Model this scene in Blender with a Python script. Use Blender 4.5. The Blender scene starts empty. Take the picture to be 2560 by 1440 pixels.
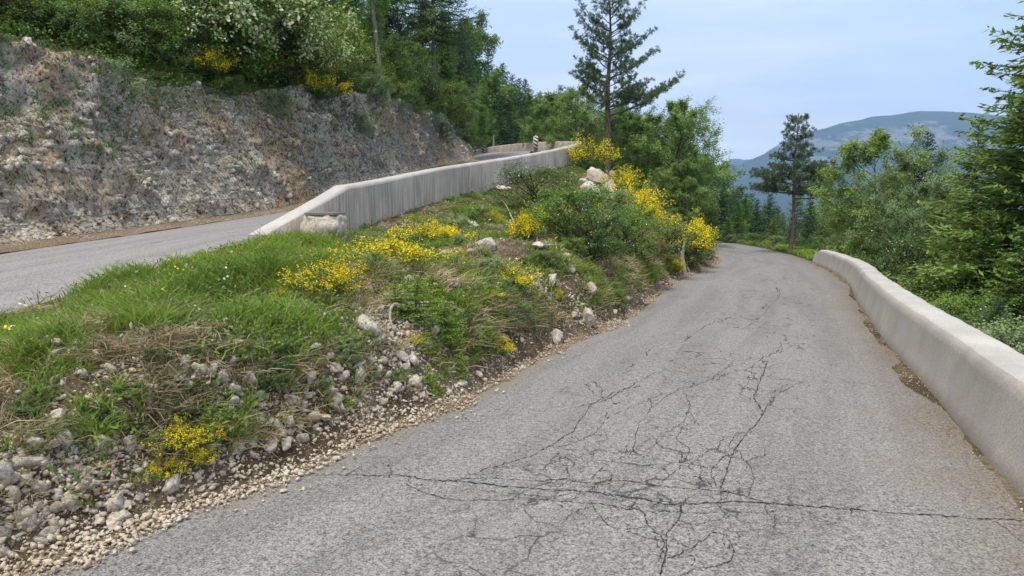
import bpy, math, random
import numpy as np
from mathutils import Vector
from mathutils.bvhtree import BVHTree
R = math.radians
random.seed(7)
rs = np.random.RandomState(11)

# ------------------------------------------------------------------ camera, world, sun
S = bpy.context.scene
COL = S.collection
EYE = 1.70; F = 1707.0; PITCH = R(7.35)
cam_d = bpy.data.cameras.new('camera'); cam = bpy.data.objects.new('camera', cam_d); COL.objects.link(cam)
cam.location = (0, 0, EYE); cam.rotation_euler = (R(90) - PITCH, 0, 0)
cam_d.lens = 24.0; cam_d.sensor_width = 36; cam_d.clip_end = 30000; cam_d.clip_start = .05
S.camera = cam
S.view_settings.view_transform = 'Standard'; S.view_settings.look = 'None'
S.view_settings.gamma = 1; S.view_settings.use_curve_mapping = False; S.view_settings.exposure = 0.56
S.render.engine = 'CYCLES'
S.cycles.transparent_max_bounces = 8
S.cycles.volume_bounces = 1

SUN_EL, SUN_AZ = 64, -145          # azimuth from +Y towards +X
w = bpy.data.worlds.new('World'); S.world = w; w.use_nodes = True
nt = w.node_tree; nt.nodes.clear()
def wn(t, **k):
    n = nt.nodes.new(t)
    for a, b in k.items(): setattr(n, a, b)
    return n
out = wn('ShaderNodeOutputWorld'); bg = wn('ShaderNodeBackground'); bg.inputs[1].default_value = 0.11
sky = wn('ShaderNodeTexSky', sky_type='NISHITA', sun_disc=False, sun_elevation=R(SUN_EL), sun_rotation=R(SUN_AZ), altitude=1000, air_density=1.0, dust_density=1.5)
tc = wn('ShaderNodeTexCoord'); mp = wn('ShaderNodeMapping'); mp.inputs['Scale'].default_value = (1.0, 1.0, 4.5); mp.inputs['Rotation'].default_value = (R(0), R(-5), 0)
no = wn('ShaderNodeTexNoise'); no.inputs['Scale'].default_value = 2.1; no.inputs['Detail'].default_value = 5; no.inputs['Roughness'].default_value = .5
cr = wn('ShaderNodeValToRGB'); cr.color_ramp.elements[0].position = .40; cr.color_ramp.elements[0].color = (.88,.88,.88,1); cr.color_ramp.elements[1].position = .58; cr.color_ramp.elements[1].color = (.97,.97,.97,1)
cl = wn('ShaderNodeMixRGB'); cl.inputs[1].default_value = (7.4, 7.35, 7.6, 1); cl.inputs[2].default_value = (10.6, 10.2, 10.2, 1)
no2 = wn('ShaderNodeTexNoise'); no2.inputs['Scale'].default_value = 2.6; no2.inputs['Detail'].default_value = 6; no2.inputs['Roughness'].default_value = .55; mp2 = wn('ShaderNodeMapping'); mp2.inputs['Scale'].default_value = (.8, .8, 6); mp2.inputs['Rotation'].default_value = (0, R(-9), 0); mp2.inputs['Location'].default_value = (3, 1, 0)
cr2 = wn('ShaderNodeValToRGB'); cr2.color_ramp.elements[0].position = .38; cr2.color_ramp.elements[1].position = .60
mx = wn('ShaderNodeMixRGB')
nt.links.new(tc.outputs['Generated'], mp2.inputs[0]); nt.links.new(mp2.outputs[0], no2.inputs['Vector']); nt.links.new(no2.outputs['Fac'], cr2.inputs[0]); nt.links.new(cr2.outputs[0], cl.inputs[0]); nt.links.new(tc.outputs['Generated'], mp.inputs[0]); nt.links.new(mp.outputs[0], no.inputs['Vector']); nt.links.new(no.outputs['Fac'], cr.inputs[0])
nt.links.new(cr.outputs[0], mx.inputs[0]); nt.links.new(sky.outputs[0], mx.inputs[1]); nt.links.new(cl.outputs[0], mx.inputs[2])
nt.links.new(mx.outputs[0], bg.inputs[0]); nt.links.new(bg.outputs[0], out.inputs[0])

sd = bpy.data.lights.new('sun', 'SUN'); sd.energy = 3.7; sd.angle = R(8); sd.color = (1, .94, .84)
so = bpy.data.objects.new('sun', sd); COL.objects.link(so)
sv = Vector((math.sin(R(SUN_AZ))*math.cos(R(SUN_EL)), math.cos(R(SUN_AZ))*math.cos(R(SUN_EL)), math.sin(R(SUN_EL))))
so.rotation_euler = sv.to_track_quat('Z', 'Y').to_euler(); so.location = (0, 0, 40)

# ------------------------------------------------------------------ helpers
CP, SP = math.cos(PITCH), math.sin(PITCH)
def ray(x, y):
    u = (x-1280)/F; v = (720-y)/F
    return np.array([u, CP + v*SP, -SP + v*CP])
def P(x, y, t): return np.array([0, 0, EYE]) + ray(x, y)*t          # a place seen in the photo, at its own distance
def PZ(x, t, z):                                                      # same column, given distance and height
    return np.array([(x-1280)/F*t, t, z])
def proj(p):
    p = np.atleast_2d(p); d = p - np.array([0, 0, EYE])
    f = d[:, 1]*CP - d[:, 2]*SP; up = d[:, 1]*SP + d[:, 2]*CP
    f = np.maximum(f, .01)
    return 1280 + F*d[:, 0]/f, 720 - F*up/f, f
def nrm(a): return a/np.maximum(np.linalg.norm(a, axis=-1, keepdims=True), 1e-9)
def vnoise(p, seed=0):
    i = np.floor(p).astype(np.int64); f = p - i; f = f*f*(3-2*f); r = 0
    for a in (0, 1):
        for b in (0, 1):
            for c in (0, 1):
                n = (i[..., 0]+a)*374761393 + (i[..., 1]+b)*668265263 + (i[..., 2]+c)*2147483647 + seed*974634777
                n = (n ^ (n >> 13))*1274126177; n = (n ^ (n >> 16)) & 0xffff
                wgt = (f[..., 0] if a else 1-f[..., 0])*(f[..., 1] if b else 1-f[..., 1])*(f[..., 2] if c else 1-f[..., 2])
                r = r + wgt*n/65535.
    return r
def fbm(p, sc=1., oct=4, seed=0, gain=.5):
    r = 0; a = 1; s = 0; p = np.asarray(p, float)
    for o in range(oct):
        r = r + a*vnoise(p*sc, seed+o); s += a; a *= gain; sc *= 2.03
    return r/s
def mesh(name, V, Fc, mat=None, parent=None, smooth=False, uv=None, attr=None, kind=None):
    V = np.ascontiguousarray(V, np.float32); Fc = np.asarray(Fc, np.int32); n, k = Fc.shape
    m = bpy.data.meshes.new(name); m.vertices.add(len(V)); m.vertices.foreach_set('co', V.ravel())
    m.loops.add(n*k); m.loops.foreach_set('vertex_index', Fc.ravel()); m.polygons.add(n)
    m.polygons.foreach_set('loop_start', np.arange(0, n*k, k, dtype=np.int32))
    if smooth: m.polygons.foreach_set('use_smooth', np.ones(n, bool))
    if uv is not None:
        l = m.uv_layers.new(name='UVMap'); l.data.foreach_set('uv', np.asarray(uv, np.float32)[Fc.ravel()].ravel())
    m.update(calc_edges=True)
    if attr is not None:
        a = m.attributes.new('tint', 'FLOAT', 'POINT'); a.data.foreach_set('value', np.asarray(attr, np.float32))
    if mat:
        for mm in (mat if isinstance(mat, (list, tuple)) else [mat]): m.materials.append(mm)
    o = bpy.data.objects.new(name, m); COL.objects.link(o)
    if parent: o.parent = parent
    if kind: o['kind'] = kind
    return o
def tag(o, label, cat, group=None, kind=None):
    o['label'] = label; o['category'] = cat
    if group: o['group'] = group
    if kind: o['kind'] = kind
    return o
def empty(name, loc=(0, 0, 0)):
    o = bpy.data.objects.new(name, None); o.location = loc; o.empty_display_size = .2; COL.objects.link(o); return o
def dup(o):
    c = o.copy(); COL.objects.link(c)
    for k in ('label', 'group'):
        if k in c: del c[k]
    for ch in list(o.children):
        d = ch.copy(); COL.objects.link(d); d.parent = c
    return c
def gridf(nu, nv):
    a = np.arange(nu*nv).reshape(nu, nv)
    return np.stack([a[:-1, :-1], a[1:, :-1], a[1:, 1:], a[:-1, 1:]], -1).reshape(-1, 4)
def spline(pts, n, t=None):                                            # Catmull-Rom through the points, n samples (or at parameters t)
    pts = np.array(pts, float); m = len(pts)
    e = np.vstack([2*pts[0]-pts[1], pts, 2*pts[-1]-pts[-2]])
    if t is None: t = np.linspace(0, m-1, n)
    i = np.clip(np.floor(t).astype(int), 0, m-2); f = (t-i)[:, None]
    a, b, c, d = e[i], e[i+1], e[i+2], e[i+3]
    return .5*((2*b)+(-a+c)*f+(2*a-5*b+4*c-d)*f**2+(-a+3*b-3*c+d)*f**3)
def even(pts, step):                                                   # parameters spaced evenly by length
    q = spline(pts, 1200); L = np.r_[0, np.cumsum(np.linalg.norm(np.diff(q, axis=0), axis=1))]
    n = int(L[-1]/step)+2
    return np.interp(np.linspace(0, L[-1], n), L, np.linspace(0, len(pts)-1, 1200)), np.linspace(0, L[-1], n)

# ------------------------------------------------------------------ materials
def material(name, rough=.9, spec=.2):
    m = bpy.data.materials.new(name); m.use_nodes = True; t = m.node_tree; b = t.nodes['Principled BSDF']
    b.inputs['Roughness'].default_value = rough; b.inputs['Specular IOR Level'].default_value = spec
    return m, t, b
class N:                                                                # tiny node-graph writer
    def __init__(s, t): s.t = t; s.l = t.links.new
    def n(s, ty, **k):
        n = s.t.nodes.new(ty)
        for a, b in k.items(): setattr(n, a, b)
        return n
    def put(s, sock, v):
        if hasattr(v, 'links') or isinstance(v, bpy.types.NodeSocket): s.l(v, sock)
        elif isinstance(v, (tuple, list)) and len(v) == 3 and sock.type == 'RGBA': sock.default_value = (*v, 1)
        else: sock.default_value = v
    def obj(s): return s.n('ShaderNodeTexCoord').outputs['Object']
    def uv(s): return s.n('ShaderNodeTexCoord').outputs['UV']
    def map(s, v, scale=(1, 1, 1), rot=(0, 0, 0), loc=(0, 0, 0)):
        m = s.n('ShaderNodeMapping'); s.l(v, m.inputs[0]); m.inputs['Scale'].default_value = scale; m.inputs['Rotation'].default_value = rot; m.inputs['Location'].default_value = loc
        return m.outputs[0]
    def noise(s, v, sc, det=3, ro=.55, dist=0):
        m = s.n('ShaderNodeTexNoise'); s.l(v, m.inputs['Vector']); m.inputs['Scale'].default_value = sc; m.inputs['Detail'].default_value = det
        m.inputs['Roughness'].default_value = ro; m.inputs['Distortion'].default_value = dist; return m.outputs['Fac']
    def vor(s, v, sc, feat='F1', outp='Distance'):
        m = s.n('ShaderNodeTexVoronoi', feature=feat); s.l(v, m.inputs['Vector']); m.inputs['Scale'].default_value = sc; return m.outputs[outp]
    def ramp(s, f, *st):
        r = s.n('ShaderNodeValToRGB'); e = r.color_ramp.elements
        while len(e) < len(st): e.new(.5)
        for q, (p, c) in zip(e, st):
            q.position = p; q.color = (c, c, c, 1) if not isinstance(c, tuple) else (*c, 1)
        s.l(f, r.inputs[0]); return r.outputs[0]
    def mix(s, f, a, b, mode='MIX'):
        m = s.n('ShaderNodeMixRGB', blend_type=mode); s.put(m.inputs[0], f); s.put(m.inputs[1], a); s.put(m.inputs[2], b); return m.outputs[0]
    def math(s, op, a, b=0.):
        m = s.n('ShaderNodeMath', operation=op); s.put(m.inputs[0], a); s.put(m.inputs[1], b); return m.outputs[0]
    def sep(s, v):
        m = s.n('ShaderNodeSeparateXYZ'); s.l(v, m.inputs[0]); return m.outputs
    def bump(s, b, h, st=.5, d=.02):
        m = s.n('ShaderNodeBump'); m.inputs['Strength'].default_value = st; m.inputs['Distance'].default_value = d; s.l(h, m.inputs['Height']); s.l(m.outputs[0], b.inputs['Normal'])
    def attr(s, name='tint'):
        m = s.n('ShaderNodeAttribute'); m.attribute_name = name; return m.outputs['Fac']
    def rnd(s): return s.n('ShaderNodeObjectInfo').outputs['Random']

def asphalt(name, tone, cracks=True):
    m, t, b = material(name, .92, .15); g = N(t); o = g.obj(); uv = g.uv()
    sp = g.noise(o, 95, 2, .7); sp2 = g.vor(o, 120)
    sp = g.mix(.35, sp, g.noise(o, 34, 2, .7)); c = g.mix(g.ramp(sp, (.38, 0.), (.62, 1.)), tuple(x*.32 for x in tone), tuple(x*1.65 for x in tone))
    c = g.mix(g.ramp(sp2, (.05, .55), (.22, 0.)), c, tuple(min(1, x*1.9) for x in tone))
    big = g.noise(o, .55, 4, .6)
    c = g.mix(g.ramp(big, (.42, .0), (.66, .42)), c, g.mix(.5, c, (.24, .19, .165)))
    band = g.noise(g.map(uv, (1.4, .12, 1)), 1.6, 4, .6)                # long worn wheel tracks
    c = g.mix(g.ramp(band, (.38, .40), (.56, .0)), c, g.mix(1., c, (.62, .63, .66), 'MULTIPLY'))
    pat = g.noise(o, 1.9, 5, .65, .6)
    c = g.mix(g.ramp(pat, (.60, 0.), (.72, .5)), c, (.085, .08, .08))
    v = g.sep(uv)[0]
    wob = g.math('ADD', g.attr(), g.math('MULTIPLY', g.math('SUBTRACT', g.noise(o, 1.3, 6, .7), .5), 1.1))
    dirt = g.ramp(wob, (.10, .85), (.42, .35), (.95, 0.))
    if cracks:
        c = g.mix(dirt, c, g.mix(g.ramp(g.noise(o, 60, 3), (.35, 0.), (.65, 1.)), (.055, .042, .030), (.27, .22, .165)))
        c = g.mix(g.ramp(g.math('ADD', v, g.math('MULTIPLY', g.noise(o, 2.5, 4), .5)), (.18, .75), (.55, 0.)), c, g.mix(g.noise(o, 45, 2), (.10, .08, .06), (.36, .29, .21)))
        wp = g.n('ShaderNodeVectorMath', operation='ADD'); nz = g.n('ShaderNodeTexNoise'); nz.inputs['Scale'].default_value = 2.2; nz.inputs['Detail'].default_value = 4
        g.l(o, nz.inputs['Vector']); ms = g.n('ShaderNodeVectorMath', operation='SCALE'); ms.inputs['Scale'].default_value = .55; g.l(nz.outputs['Color'], ms.inputs[0]); g.l(o, wp.inputs[0]); g.l(ms.outputs[0], wp.inputs[1])
        e = g.vor(wp.outputs[0], 2.9, 'DISTANCE_TO_EDGE')
        msk = g.ramp(g.noise(g.map(o, (1, .35, 1), (0, 0, R(-18))), .75, 3), (.46, 0.), (.56, 1.))
        brk = g.ramp(g.noise(o, 7, 4), (.38, .1), (.55, 1.))
        msk = g.math('MULTIPLY', msk, g.math('MULTIPLY', g.ramp(g.math('DIVIDE', v, 5.), (.20, 0.), (.34, 1.)), g.ramp(g.math('DIVIDE', v, 5.), (.62, 1.), (.74, 0.))))
        k = g.math('MULTIPLY', g.math('MULTIPLY', g.ramp(e, (.010, .85), (.034, 0.)), msk), brk)
        c = g.mix(k, c, (.028, .027, .026))
    g.put(b.inputs['Base Color'], c); g.bump(b, sp, .55, .008)
    return m
M = {}
M['asphalt'] = asphalt('worn_asphalt', (.212, .203, .188))
M['asphalt_up'] = asphalt('old_asphalt', (.26, .245, .236), False)
def concrete(name, base, streak):
    m, t, b = material(name, .88, .25); g = N(t); o = g.obj(); uv = g.uv()
    n1 = g.noise(o, 1.3, 5, .6); n2 = g.noise(o, 55, 3, .65)
    c = g.mix(g.ramp(n1, (.35, .0), (.68, 1.)), tuple(x*.82 for x in base), tuple(min(1, x*1.12) for x in base))
    c = g.mix(g.ramp(n2, (.36, .6), (.56, 0.)), c, tuple(x*.66 for x in base))
    if streak:                                                          # rain streaks running down the face
        s1 = g.noise(g.map(uv, (17, .6, 1)), 1.0, 4, .7); s2 = g.noise(g.map(uv, (.55, .2, 1)), 1.2, 2)
        k = g.math('MULTIPLY', g.ramp(s1, (.42, 0.), (.58, 1.)), g.ramp(s2, (.36, .25), (.55, 1.)))
        k = g.math('MULTIPLY', k, streak)
        c = g.mix(k, c, (.15, .11, .078))
        s3 = g.noise(g.map(uv, (6, .4, 1), loc=(7, 3, 0)), 1.0, 4, .7)
        c = g.mix(g.math('MULTIPLY', g.ramp(s3, (.56, 0.), (.66, .6)), streak), c, (.24, .25, .26))
    else:
        s2 = g.noise(g.map(uv, (.5, 3.5, 1)), 1.5, 4, .6)
        c = g.mix(g.ramp(s2, (.56, 0.), (.68, .45)), c, (.29, .32, .35))
        low = g.sep(uv)[1]
        c = g.mix(g.ramp(g.math('ADD', low, g.math('MULTIPLY', g.noise(o, 6, 4), .12)), (.26, .9), (.46, 0.)), c, (.15, .125, .095))
    vo = g.vor(o, 34)
    hole = g.ramp(vo, (.04, 1.), (.09, 0.)); c = g.mix(g.math('MULTIPLY', hole, g.ramp(g.noise(o, 3), (.55, 0.), (.62, .8))), c, (.07, .06, .05))
    g.put(b.inputs['Base Color'], c); g.bump(b, g.mix(.5, n2, n1), .6, .012)
    return m
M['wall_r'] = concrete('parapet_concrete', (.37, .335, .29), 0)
M['wall_l'] = concrete('streaked_concrete', (.50, .44, .37), .7)
M['wall_top'] = concrete('lit_pale_concrete', (.47, .435, .385), 0)  # lighter copy of the parapet concrete; brighter light on the tops put into colour
def foliage(name, dark, light, tr=.35, hue=.03, rough=.6):
    m = bpy.data.materials.new(name); m.use_nodes = True; t = m.node_tree; t.nodes.clear(); g = N(t)
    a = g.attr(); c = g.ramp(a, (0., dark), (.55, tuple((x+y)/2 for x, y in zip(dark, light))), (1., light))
    r = g.rnd(); hs = g.n('ShaderNodeHueSaturation'); g.l(c, hs.inputs['Color'])
    g.l(g.math('ADD', g.math('MULTIPLY', r, .35), 1.0), hs.inputs['Value']); g.l(g.math('ADD', g.math('MULTIPLY', r, -hue), .5+hue/2), hs.inputs['Hue'])
    c = hs.outputs[0]
    b = g.n('ShaderNodeBsdfPrincipled'); b.inputs['Roughness'].default_value = rough; b.inputs['Specular IOR Level'].default_value = .25; g.l(c, b.inputs['Base Color'])
    tl = g.n('ShaderNodeBsdfTranslucent'); g.l(g.mix(.6, c, (1., 1., .35), 'MULTIPLY'), tl.inputs[0]); tl2 = g.n('ShaderNodeMixShader'); tl2.inputs[0].default_value = tr
    g.l(b.outputs[0], tl2.inputs[1]); g.l(tl.outputs[0], tl2.inputs[2])
    o = g.n('ShaderNodeOutputMaterial'); g.l(tl2.outputs[0], o.inputs[0]); return m
M['fir'] = foliage('fir_needles', (.035, .070, .020), (.19, .29, .055))
M['fir_dark'] = foliage('dark_fir_needles', (.026, .055, .028), (.095, .160, .070))
M['pine'] = foliage('pine_needles', (.045, .075, .042), (.14, .20, .105), .3)
M['leaf'] = foliage('beech_leaves', (.065, .125, .030), (.25, .36, .095))
M['leaf_pale'] = foliage('whitebeam_leaves', (.08, .13, .05), (.29, .37, .17))
M['shrub'] = foliage('shrub_leaves', (.050, .100, .020), (.20, .30, .060))
M['shrub_dark'] = foliage('dark_shrub_leaves', (.030, .065, .020), (.105, .17, .045))
M['sapling'] = foliage('sapling_needles', (.12, .21, .025), (.40, .52, .08))
M['brown_leaf'] = foliage('rusty_leaves', (.10, .075, .02), (.26, .25, .07))
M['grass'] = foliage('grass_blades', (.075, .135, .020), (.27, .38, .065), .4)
M['dry'] = foliage('dry_grass_blades', (.16, .12, .065), (.50, .40, .25), .2)
M['litter'] = foliage('straw_litter', (.07, .045, .025), (.40, .30, .18), .1)
M['yellow'] = foliage('yellow_petals', (.72, .52, .008), (.95, .78, .02), .3, 0.)
M['white'] = foliage('white_petals', (.55, .57, .45), (.85, .85, .75), .3)
M['tan_blossom'] = foliage('cream_blossom', (.30, .36, .18), (.62, .66, .42), .3)
def bark(name, a, b_):
    m, t, b = material(name, .9, .1); g = N(t); o = g.obj()
    n = g.noise(g.map(o, (6, 6, 1.5)), 3, 5, .65); c = g.mix(g.ramp(n, (.35, 0.), (.65, 1.)), a, b_); g.put(b.inputs['Base Color'], c); g.bump(b, n, .8, .03); return m
M['bark'] = bark('grey_bark', (.07, .06, .05), (.24, .215, .19)); M['bark_pine'] = bark('pine_bark', (.06, .045, .035), (.20, .155, .125)); M['dead'] = bark('dead_wood', (.22, .18, .13), (.50, .44, .34))
M['twig'] = bark('twig_bark', (.035, .028, .02), (.10, .08, .055))
def rockmat(name, cols, sc=3., dark=(.09, .065, .045)):
    m, t, b = material(name, .95, .1); g = N(t); o = g.obj()
    n = g.noise(o, sc, 5, .6); n2 = g.noise(o, sc*9, 4, .7); r = g.rnd(); 
    c = g.ramp(n, (.30, cols[0]), (.5, cols[1]), (.70, cols[2]))
    c = g.mix(g.ramp(n2, (.34, .8), (.52, 0.)), c, dark)
    g.put(b.inputs['Base Color'], c); g.bump(b, n2, .8, .03); return m
M['rock'] = rockmat('limestone', ((.42, .345, .26), (.60, .52, .42), (.72, .655, .565)), 5., (.20, .16, .125))
M['stone'] = rockmat('broken_limestone', ((.40, .32, .225), (.56, .47, .35), (.66, .60, .51)), 1.5, (.24, .18, .12))
M['cutstone'] = rockmat('cutting_limestone', ((.29, .24, .17), (.50, .445, .355), (.70, .655, .57)), .8, (.17, .13, .10))
def soil(name):
    m, t, b = material(name, .97, .05); g = N(t); o = g.obj()
    n = g.noise(o, 1.1, 5, .6); n2 = g.noise(o, 16, 5, .7); v = g.vor(o, 22)
    c = g.ramp(n, (.3, (.060, .042, .026)), (.5, (.125, .092, .058)), (.7, (.25, .20, .135)))
    c = g.mix(g.ramp(n2, (.34, .8), (.55, 0.)), c, (.05, .036, .022))
    c = g.mix(g.ramp(n2, (.60, 0.), (.72, .9)), c, (.46, .38, .27))
    g.put(b.inputs['Base Color'], c); g.bump(b, g.mix(.5, n2, v), 1., .05); return m
M['soil'] = soil('stony_soil')
def gravelmat():
    m, t, b = material('gravel_verge', .97, .05); g = N(t); o = g.obj()
    v = g.vor(o, 34, 'F1', 'Color'); d = g.vor(o, 34); n = g.noise(o, 1.5, 4)
    c = g.mix(g.sep(v)[0], (.24, .18, .115), (.56, .46, .33)); c = g.mix(g.ramp(d, (.35, 0.), (.6, 1.)), c, (.12, .085, .055))
    c = g.mix(g.ramp(n, (.42, .6), (.6, 0.)), c, (.16, .115, .075))
    g.put(b.inputs['Base Color'], c); g.bump(b, d, 1., .02); return m
M['gravel'] = gravelmat()
def cutmat():
    m, t, b = material('rock_cutting_face', .97, .08); g = N(t); o = g.obj()
    n = g.noise(o, .42, 4, .6); n1 = g.noise(g.map(o, (1, 1, .6), (R(25), R(20), 0)), 2.2, 6, .72, .4); n2 = g.noise(o, 9, 5, .75); v = g.vor(o, 5.5); p = g.sep(o)
    c = g.ramp(n1, (.33, (.095, .075, .050)), (.42, (.29, .24, .18)), (.51, (.50, .44, .345)), (.64, (.70, .63, .52)))
    c = g.mix(g.ramp(n, (.46, 0.), (.58, .8)), c, g.mix(n2, (.30, .165, .065), (.68, .47, .26)))
    c = g.mix(g.ramp(n2, (.40, .95), (.50, 0.)), c, (.035, .028, .020))  # dark crevices: their shade is painted into the colour
    c = g.mix(g.ramp(n2, (.56, 0.), (.66, .85)), c, (.64, .58, .50))
    mo = g.noise(o, 1.1, 5, .7); c = g.mix(g.ramp(mo, (.62, 0.), (.72, .55)), c, (.07, .085, .03))
    g.put(b.inputs['Base Color'], c); g.bump(b, g.mix(.6, n1, n2), 1., .12); return m
M['cut'] = cutmat()
def groundmat():
    m, t, b = material('forest_floor', .97, .05); g = N(t); o = g.obj()
    n = g.noise(o, .8, 6, .7); c = g.ramp(n, (.3, (.022, .028, .012)), (.55, (.045, .065, .022)), (.75, (.095, .11, .045)))
    f = g.noise(o, .02, 6, .7); c = g.mix(g.ramp(f, (.55, 0.), (.7, .3)), c, (.20, .19, .14))
    g.put(b.inputs['Base Color'], c); g.bump(b, n, 1., .3); return m
M['ground'] = groundmat()
def mtnmat():
    m, t, b = material('mountain_rock_and_forest', .97, .05); g = N(t); o = g.obj()
    n = g.noise(g.map(o, (1, .5, 2.2)), .0016, 6, .55, .3); n2 = g.noise(o, .012, 6, .75)
    rk = g.ramp(g.math('ADD', n, g.math('MULTIPLY', g.math('SUBTRACT', n2, .5), .45)), (.575, 0.), (.625, 1.))
    z = g.sep(o)[2]; hi = g.ramp(g.math('DIVIDE', z, 1000.), (.02, 0.), (.16, 1.)); rk = g.math('MULTIPLY', rk, hi)
    c = g.mix(rk, g.mix(n2, (.012, .022, .014), (.035, .05, .03)), g.mix(g.ramp(n2, (.40, 0.), (.6, 1.)), (.06, .065, .055), (.18, .17, .15)))
    g.put(b.inputs['Base Color'], c); g.bump(b, n2, .6, 18.); return m
M['mtn'] = mtnmat()
def plain(name, c, rough=.7, spec=.3, metal=0, var=.25):
    m, t, b = material(name, rough, spec); g = N(t); n = g.noise(g.obj(), 12, 4, .6)
    g.put(b.inputs['Base Color'], g.mix(g.ramp(n, (.35, 1.), (.6, 0.)), c, tuple(x*(1-var) for x in c))); b.inputs['Metallic'].default_value = metal; return m
M['wire'] = plain('galvanised_green_wire', (.15, .165, .15), .6); M['cable'] = plain('steel_cable', (.16, .17, .17), .5)
M['panel_w'] = plain('panel_cream', (.66, .61, .50)); M['panel_r'] = plain('panel_dark_stripe', (.075, .045, .04)); M['rubber'] = plain('rubber_foot', (.035, .035, .035))
M['crack'] = plain('crack_tar', (.048, .045, .042), .95, .1)

# ------------------------------------------------------------------ layout lines (metres)
def zr(Y): 
    Y = np.asarray(Y, float); return -.036*np.log1p(np.exp(np.clip((Y-4)*1.2, -40, 40)))/1.2
def low(X, Y): return np.array([X, Y, float(zr(Y))])
LE = [low(*p) for p in [(-5.4,-4),(-3.5,.2),(-2.25,2.92),(-1.42,4.09),(-.9,5.),(-.32,6.1),(.6,8.4),(1.52,10.2),(2.63,13.1),(4.67,18.9),(6.,21.9),(8.2,27),(9.8,32),(10.8,38),(10.8,45),(10,55),(9,65)]]
RE = [low(*p) for p in [(1.0,-4),(2.0,0.6),(2.62,2.6),(3.0,3.7),(3.5,5.0),(4.06,6.4),(4.95,8.7),(5.75,10.6),(6.85,13.2),(8.9,17.8),(10.5,22),(12.0,26.5),(13.6,32),(15.0,38),(15.2,44),(14.4,54),(13.2,65)]]
NE = [np.array(p, float) for p in [(-6.9,-5,-.3),(-6.2,2,.05)]] + [PZ(0,7.3,.45), PZ(280,9,.66), PZ(500,10.5,.85), PZ(665,12.2,1.02), PZ(870,14.8,1.2), PZ(1000,18,1.5), PZ(1100,21.8,1.88),
      PZ(1200,26,2.3), PZ(1350,33,3.15), PZ(1440,39.5,4.05), PZ(1450,43,4.55), PZ(1435,46.5,4.95), PZ(1340,55,5.6), PZ(1240,65,6.05), PZ(1165,78,6.4)]
# ground height just outside the wall
NO = [-.35,0.0,.42,.62,.80,.92,.90,1.28,1.55,1.85,2.95,3.8,4.2,4.4,4.9,5.3,5.7]
BMP = [.1,.45,.62,.72,.78,.80,.80,.78,.70,.60,.45,.4,.3,.2,.1,.1,.1]
EE = [np.array(p, float) for p in [(-12,-4,-.1),(-10.4,3.8,.28)]] + [np.array((-9.5,8.2,.5)), P(0,636,12), P(200,606,13.6), P(330,588,15), P(540,556,17.6), P(745,522,21), P(880,480,24.5),
      P(1010,446,29), P(1120,418,37), P(1195,403,44), P(1200,401,48), P(1180,399,53), PZ(1120,58,5.3), PZ(1060,66,5.75), PZ(980,76,6.2)]
def off(a, dx, dy, dz): return a + np.array([dx, dy, dz])
FE = [off(e, -.45, .25, .10) for e in EE]
CE = [np.array(p, float) for p in [(-14.6,-2.5,4.2),(-13.2,5.2,4.6)]] + [np.array((-12.0,10.8,5.0)), P(0,112,15.2), P(150,135,16), P(290,172,17.2), P(480,205,19.8), P(700,228,23.2), P(850,238,27),
      P(990,252,32), P(1070,272,38.5), P(1112,296,45.5), PZ(1108,50,7.3), PZ(1080,56,7.6), PZ(1020,62,7.9), PZ(950,70,8.2), PZ(870,80,8.6)]
nS = len(LE)
assert len(RE) == nS == len(NE) == len(NO) == len(EE) == len(CE), (len(LE), len(RE), len(NE), len(NO), len(EE), len(CE))

TER = []                                                               # terrain pieces, for dropping things onto the ground
def strip(name, A, B, step, nv, mat, fn=None, cross=0., t0=0, t1=None, smooth=True, kind='structure'):
    tp, L = even((np.array(A)+np.array(B))/2, step)
    t1 = len(A)-1 if t1 is None else t1
    k = (tp >= t0) & (tp <= t1); tp, L = tp[k], L[k]
    a = spline(A, 0, tp)[:, None]; b = spline(B, 0, tp)[:, None]; s = np.linspace(0, 1, nv)[None, :, None]
    V = a*(1-s)+b*s
    V[..., 2] += cross*np.sin(np.pi*s[..., 0])
    if fn is not None: V = fn(V, tp, s[..., 0])
    wid = np.linalg.norm(b-a, axis=-1)*s[..., 0]
    uv = np.stack([wid, np.broadcast_to(L[:, None], wid.shape)], -1).reshape(-1, 2)
    o = mesh(name, V.reshape(-1, 3), gridf(len(tp), nv)[:, ::-1], mat, smooth=smooth, uv=uv, kind=kind, attr=(np.linalg.norm(b-a, axis=-1)-wid).ravel())
    TER.append((V.reshape(-1, 3), gridf(len(tp), nv))); return o, V, tp
# lower road
def frd(V, tp, s):
    q = V.copy(); q[..., 2] = zr(V[..., 1]) + .035*np.sin(np.pi*s) + .012*(fbm(V*[1, 1, 0], .8, 3, 5)-.5); return q
road, _, _ = strip('lower_road', LE, RE, .35, 24, M['asphalt'], frd)
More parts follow.
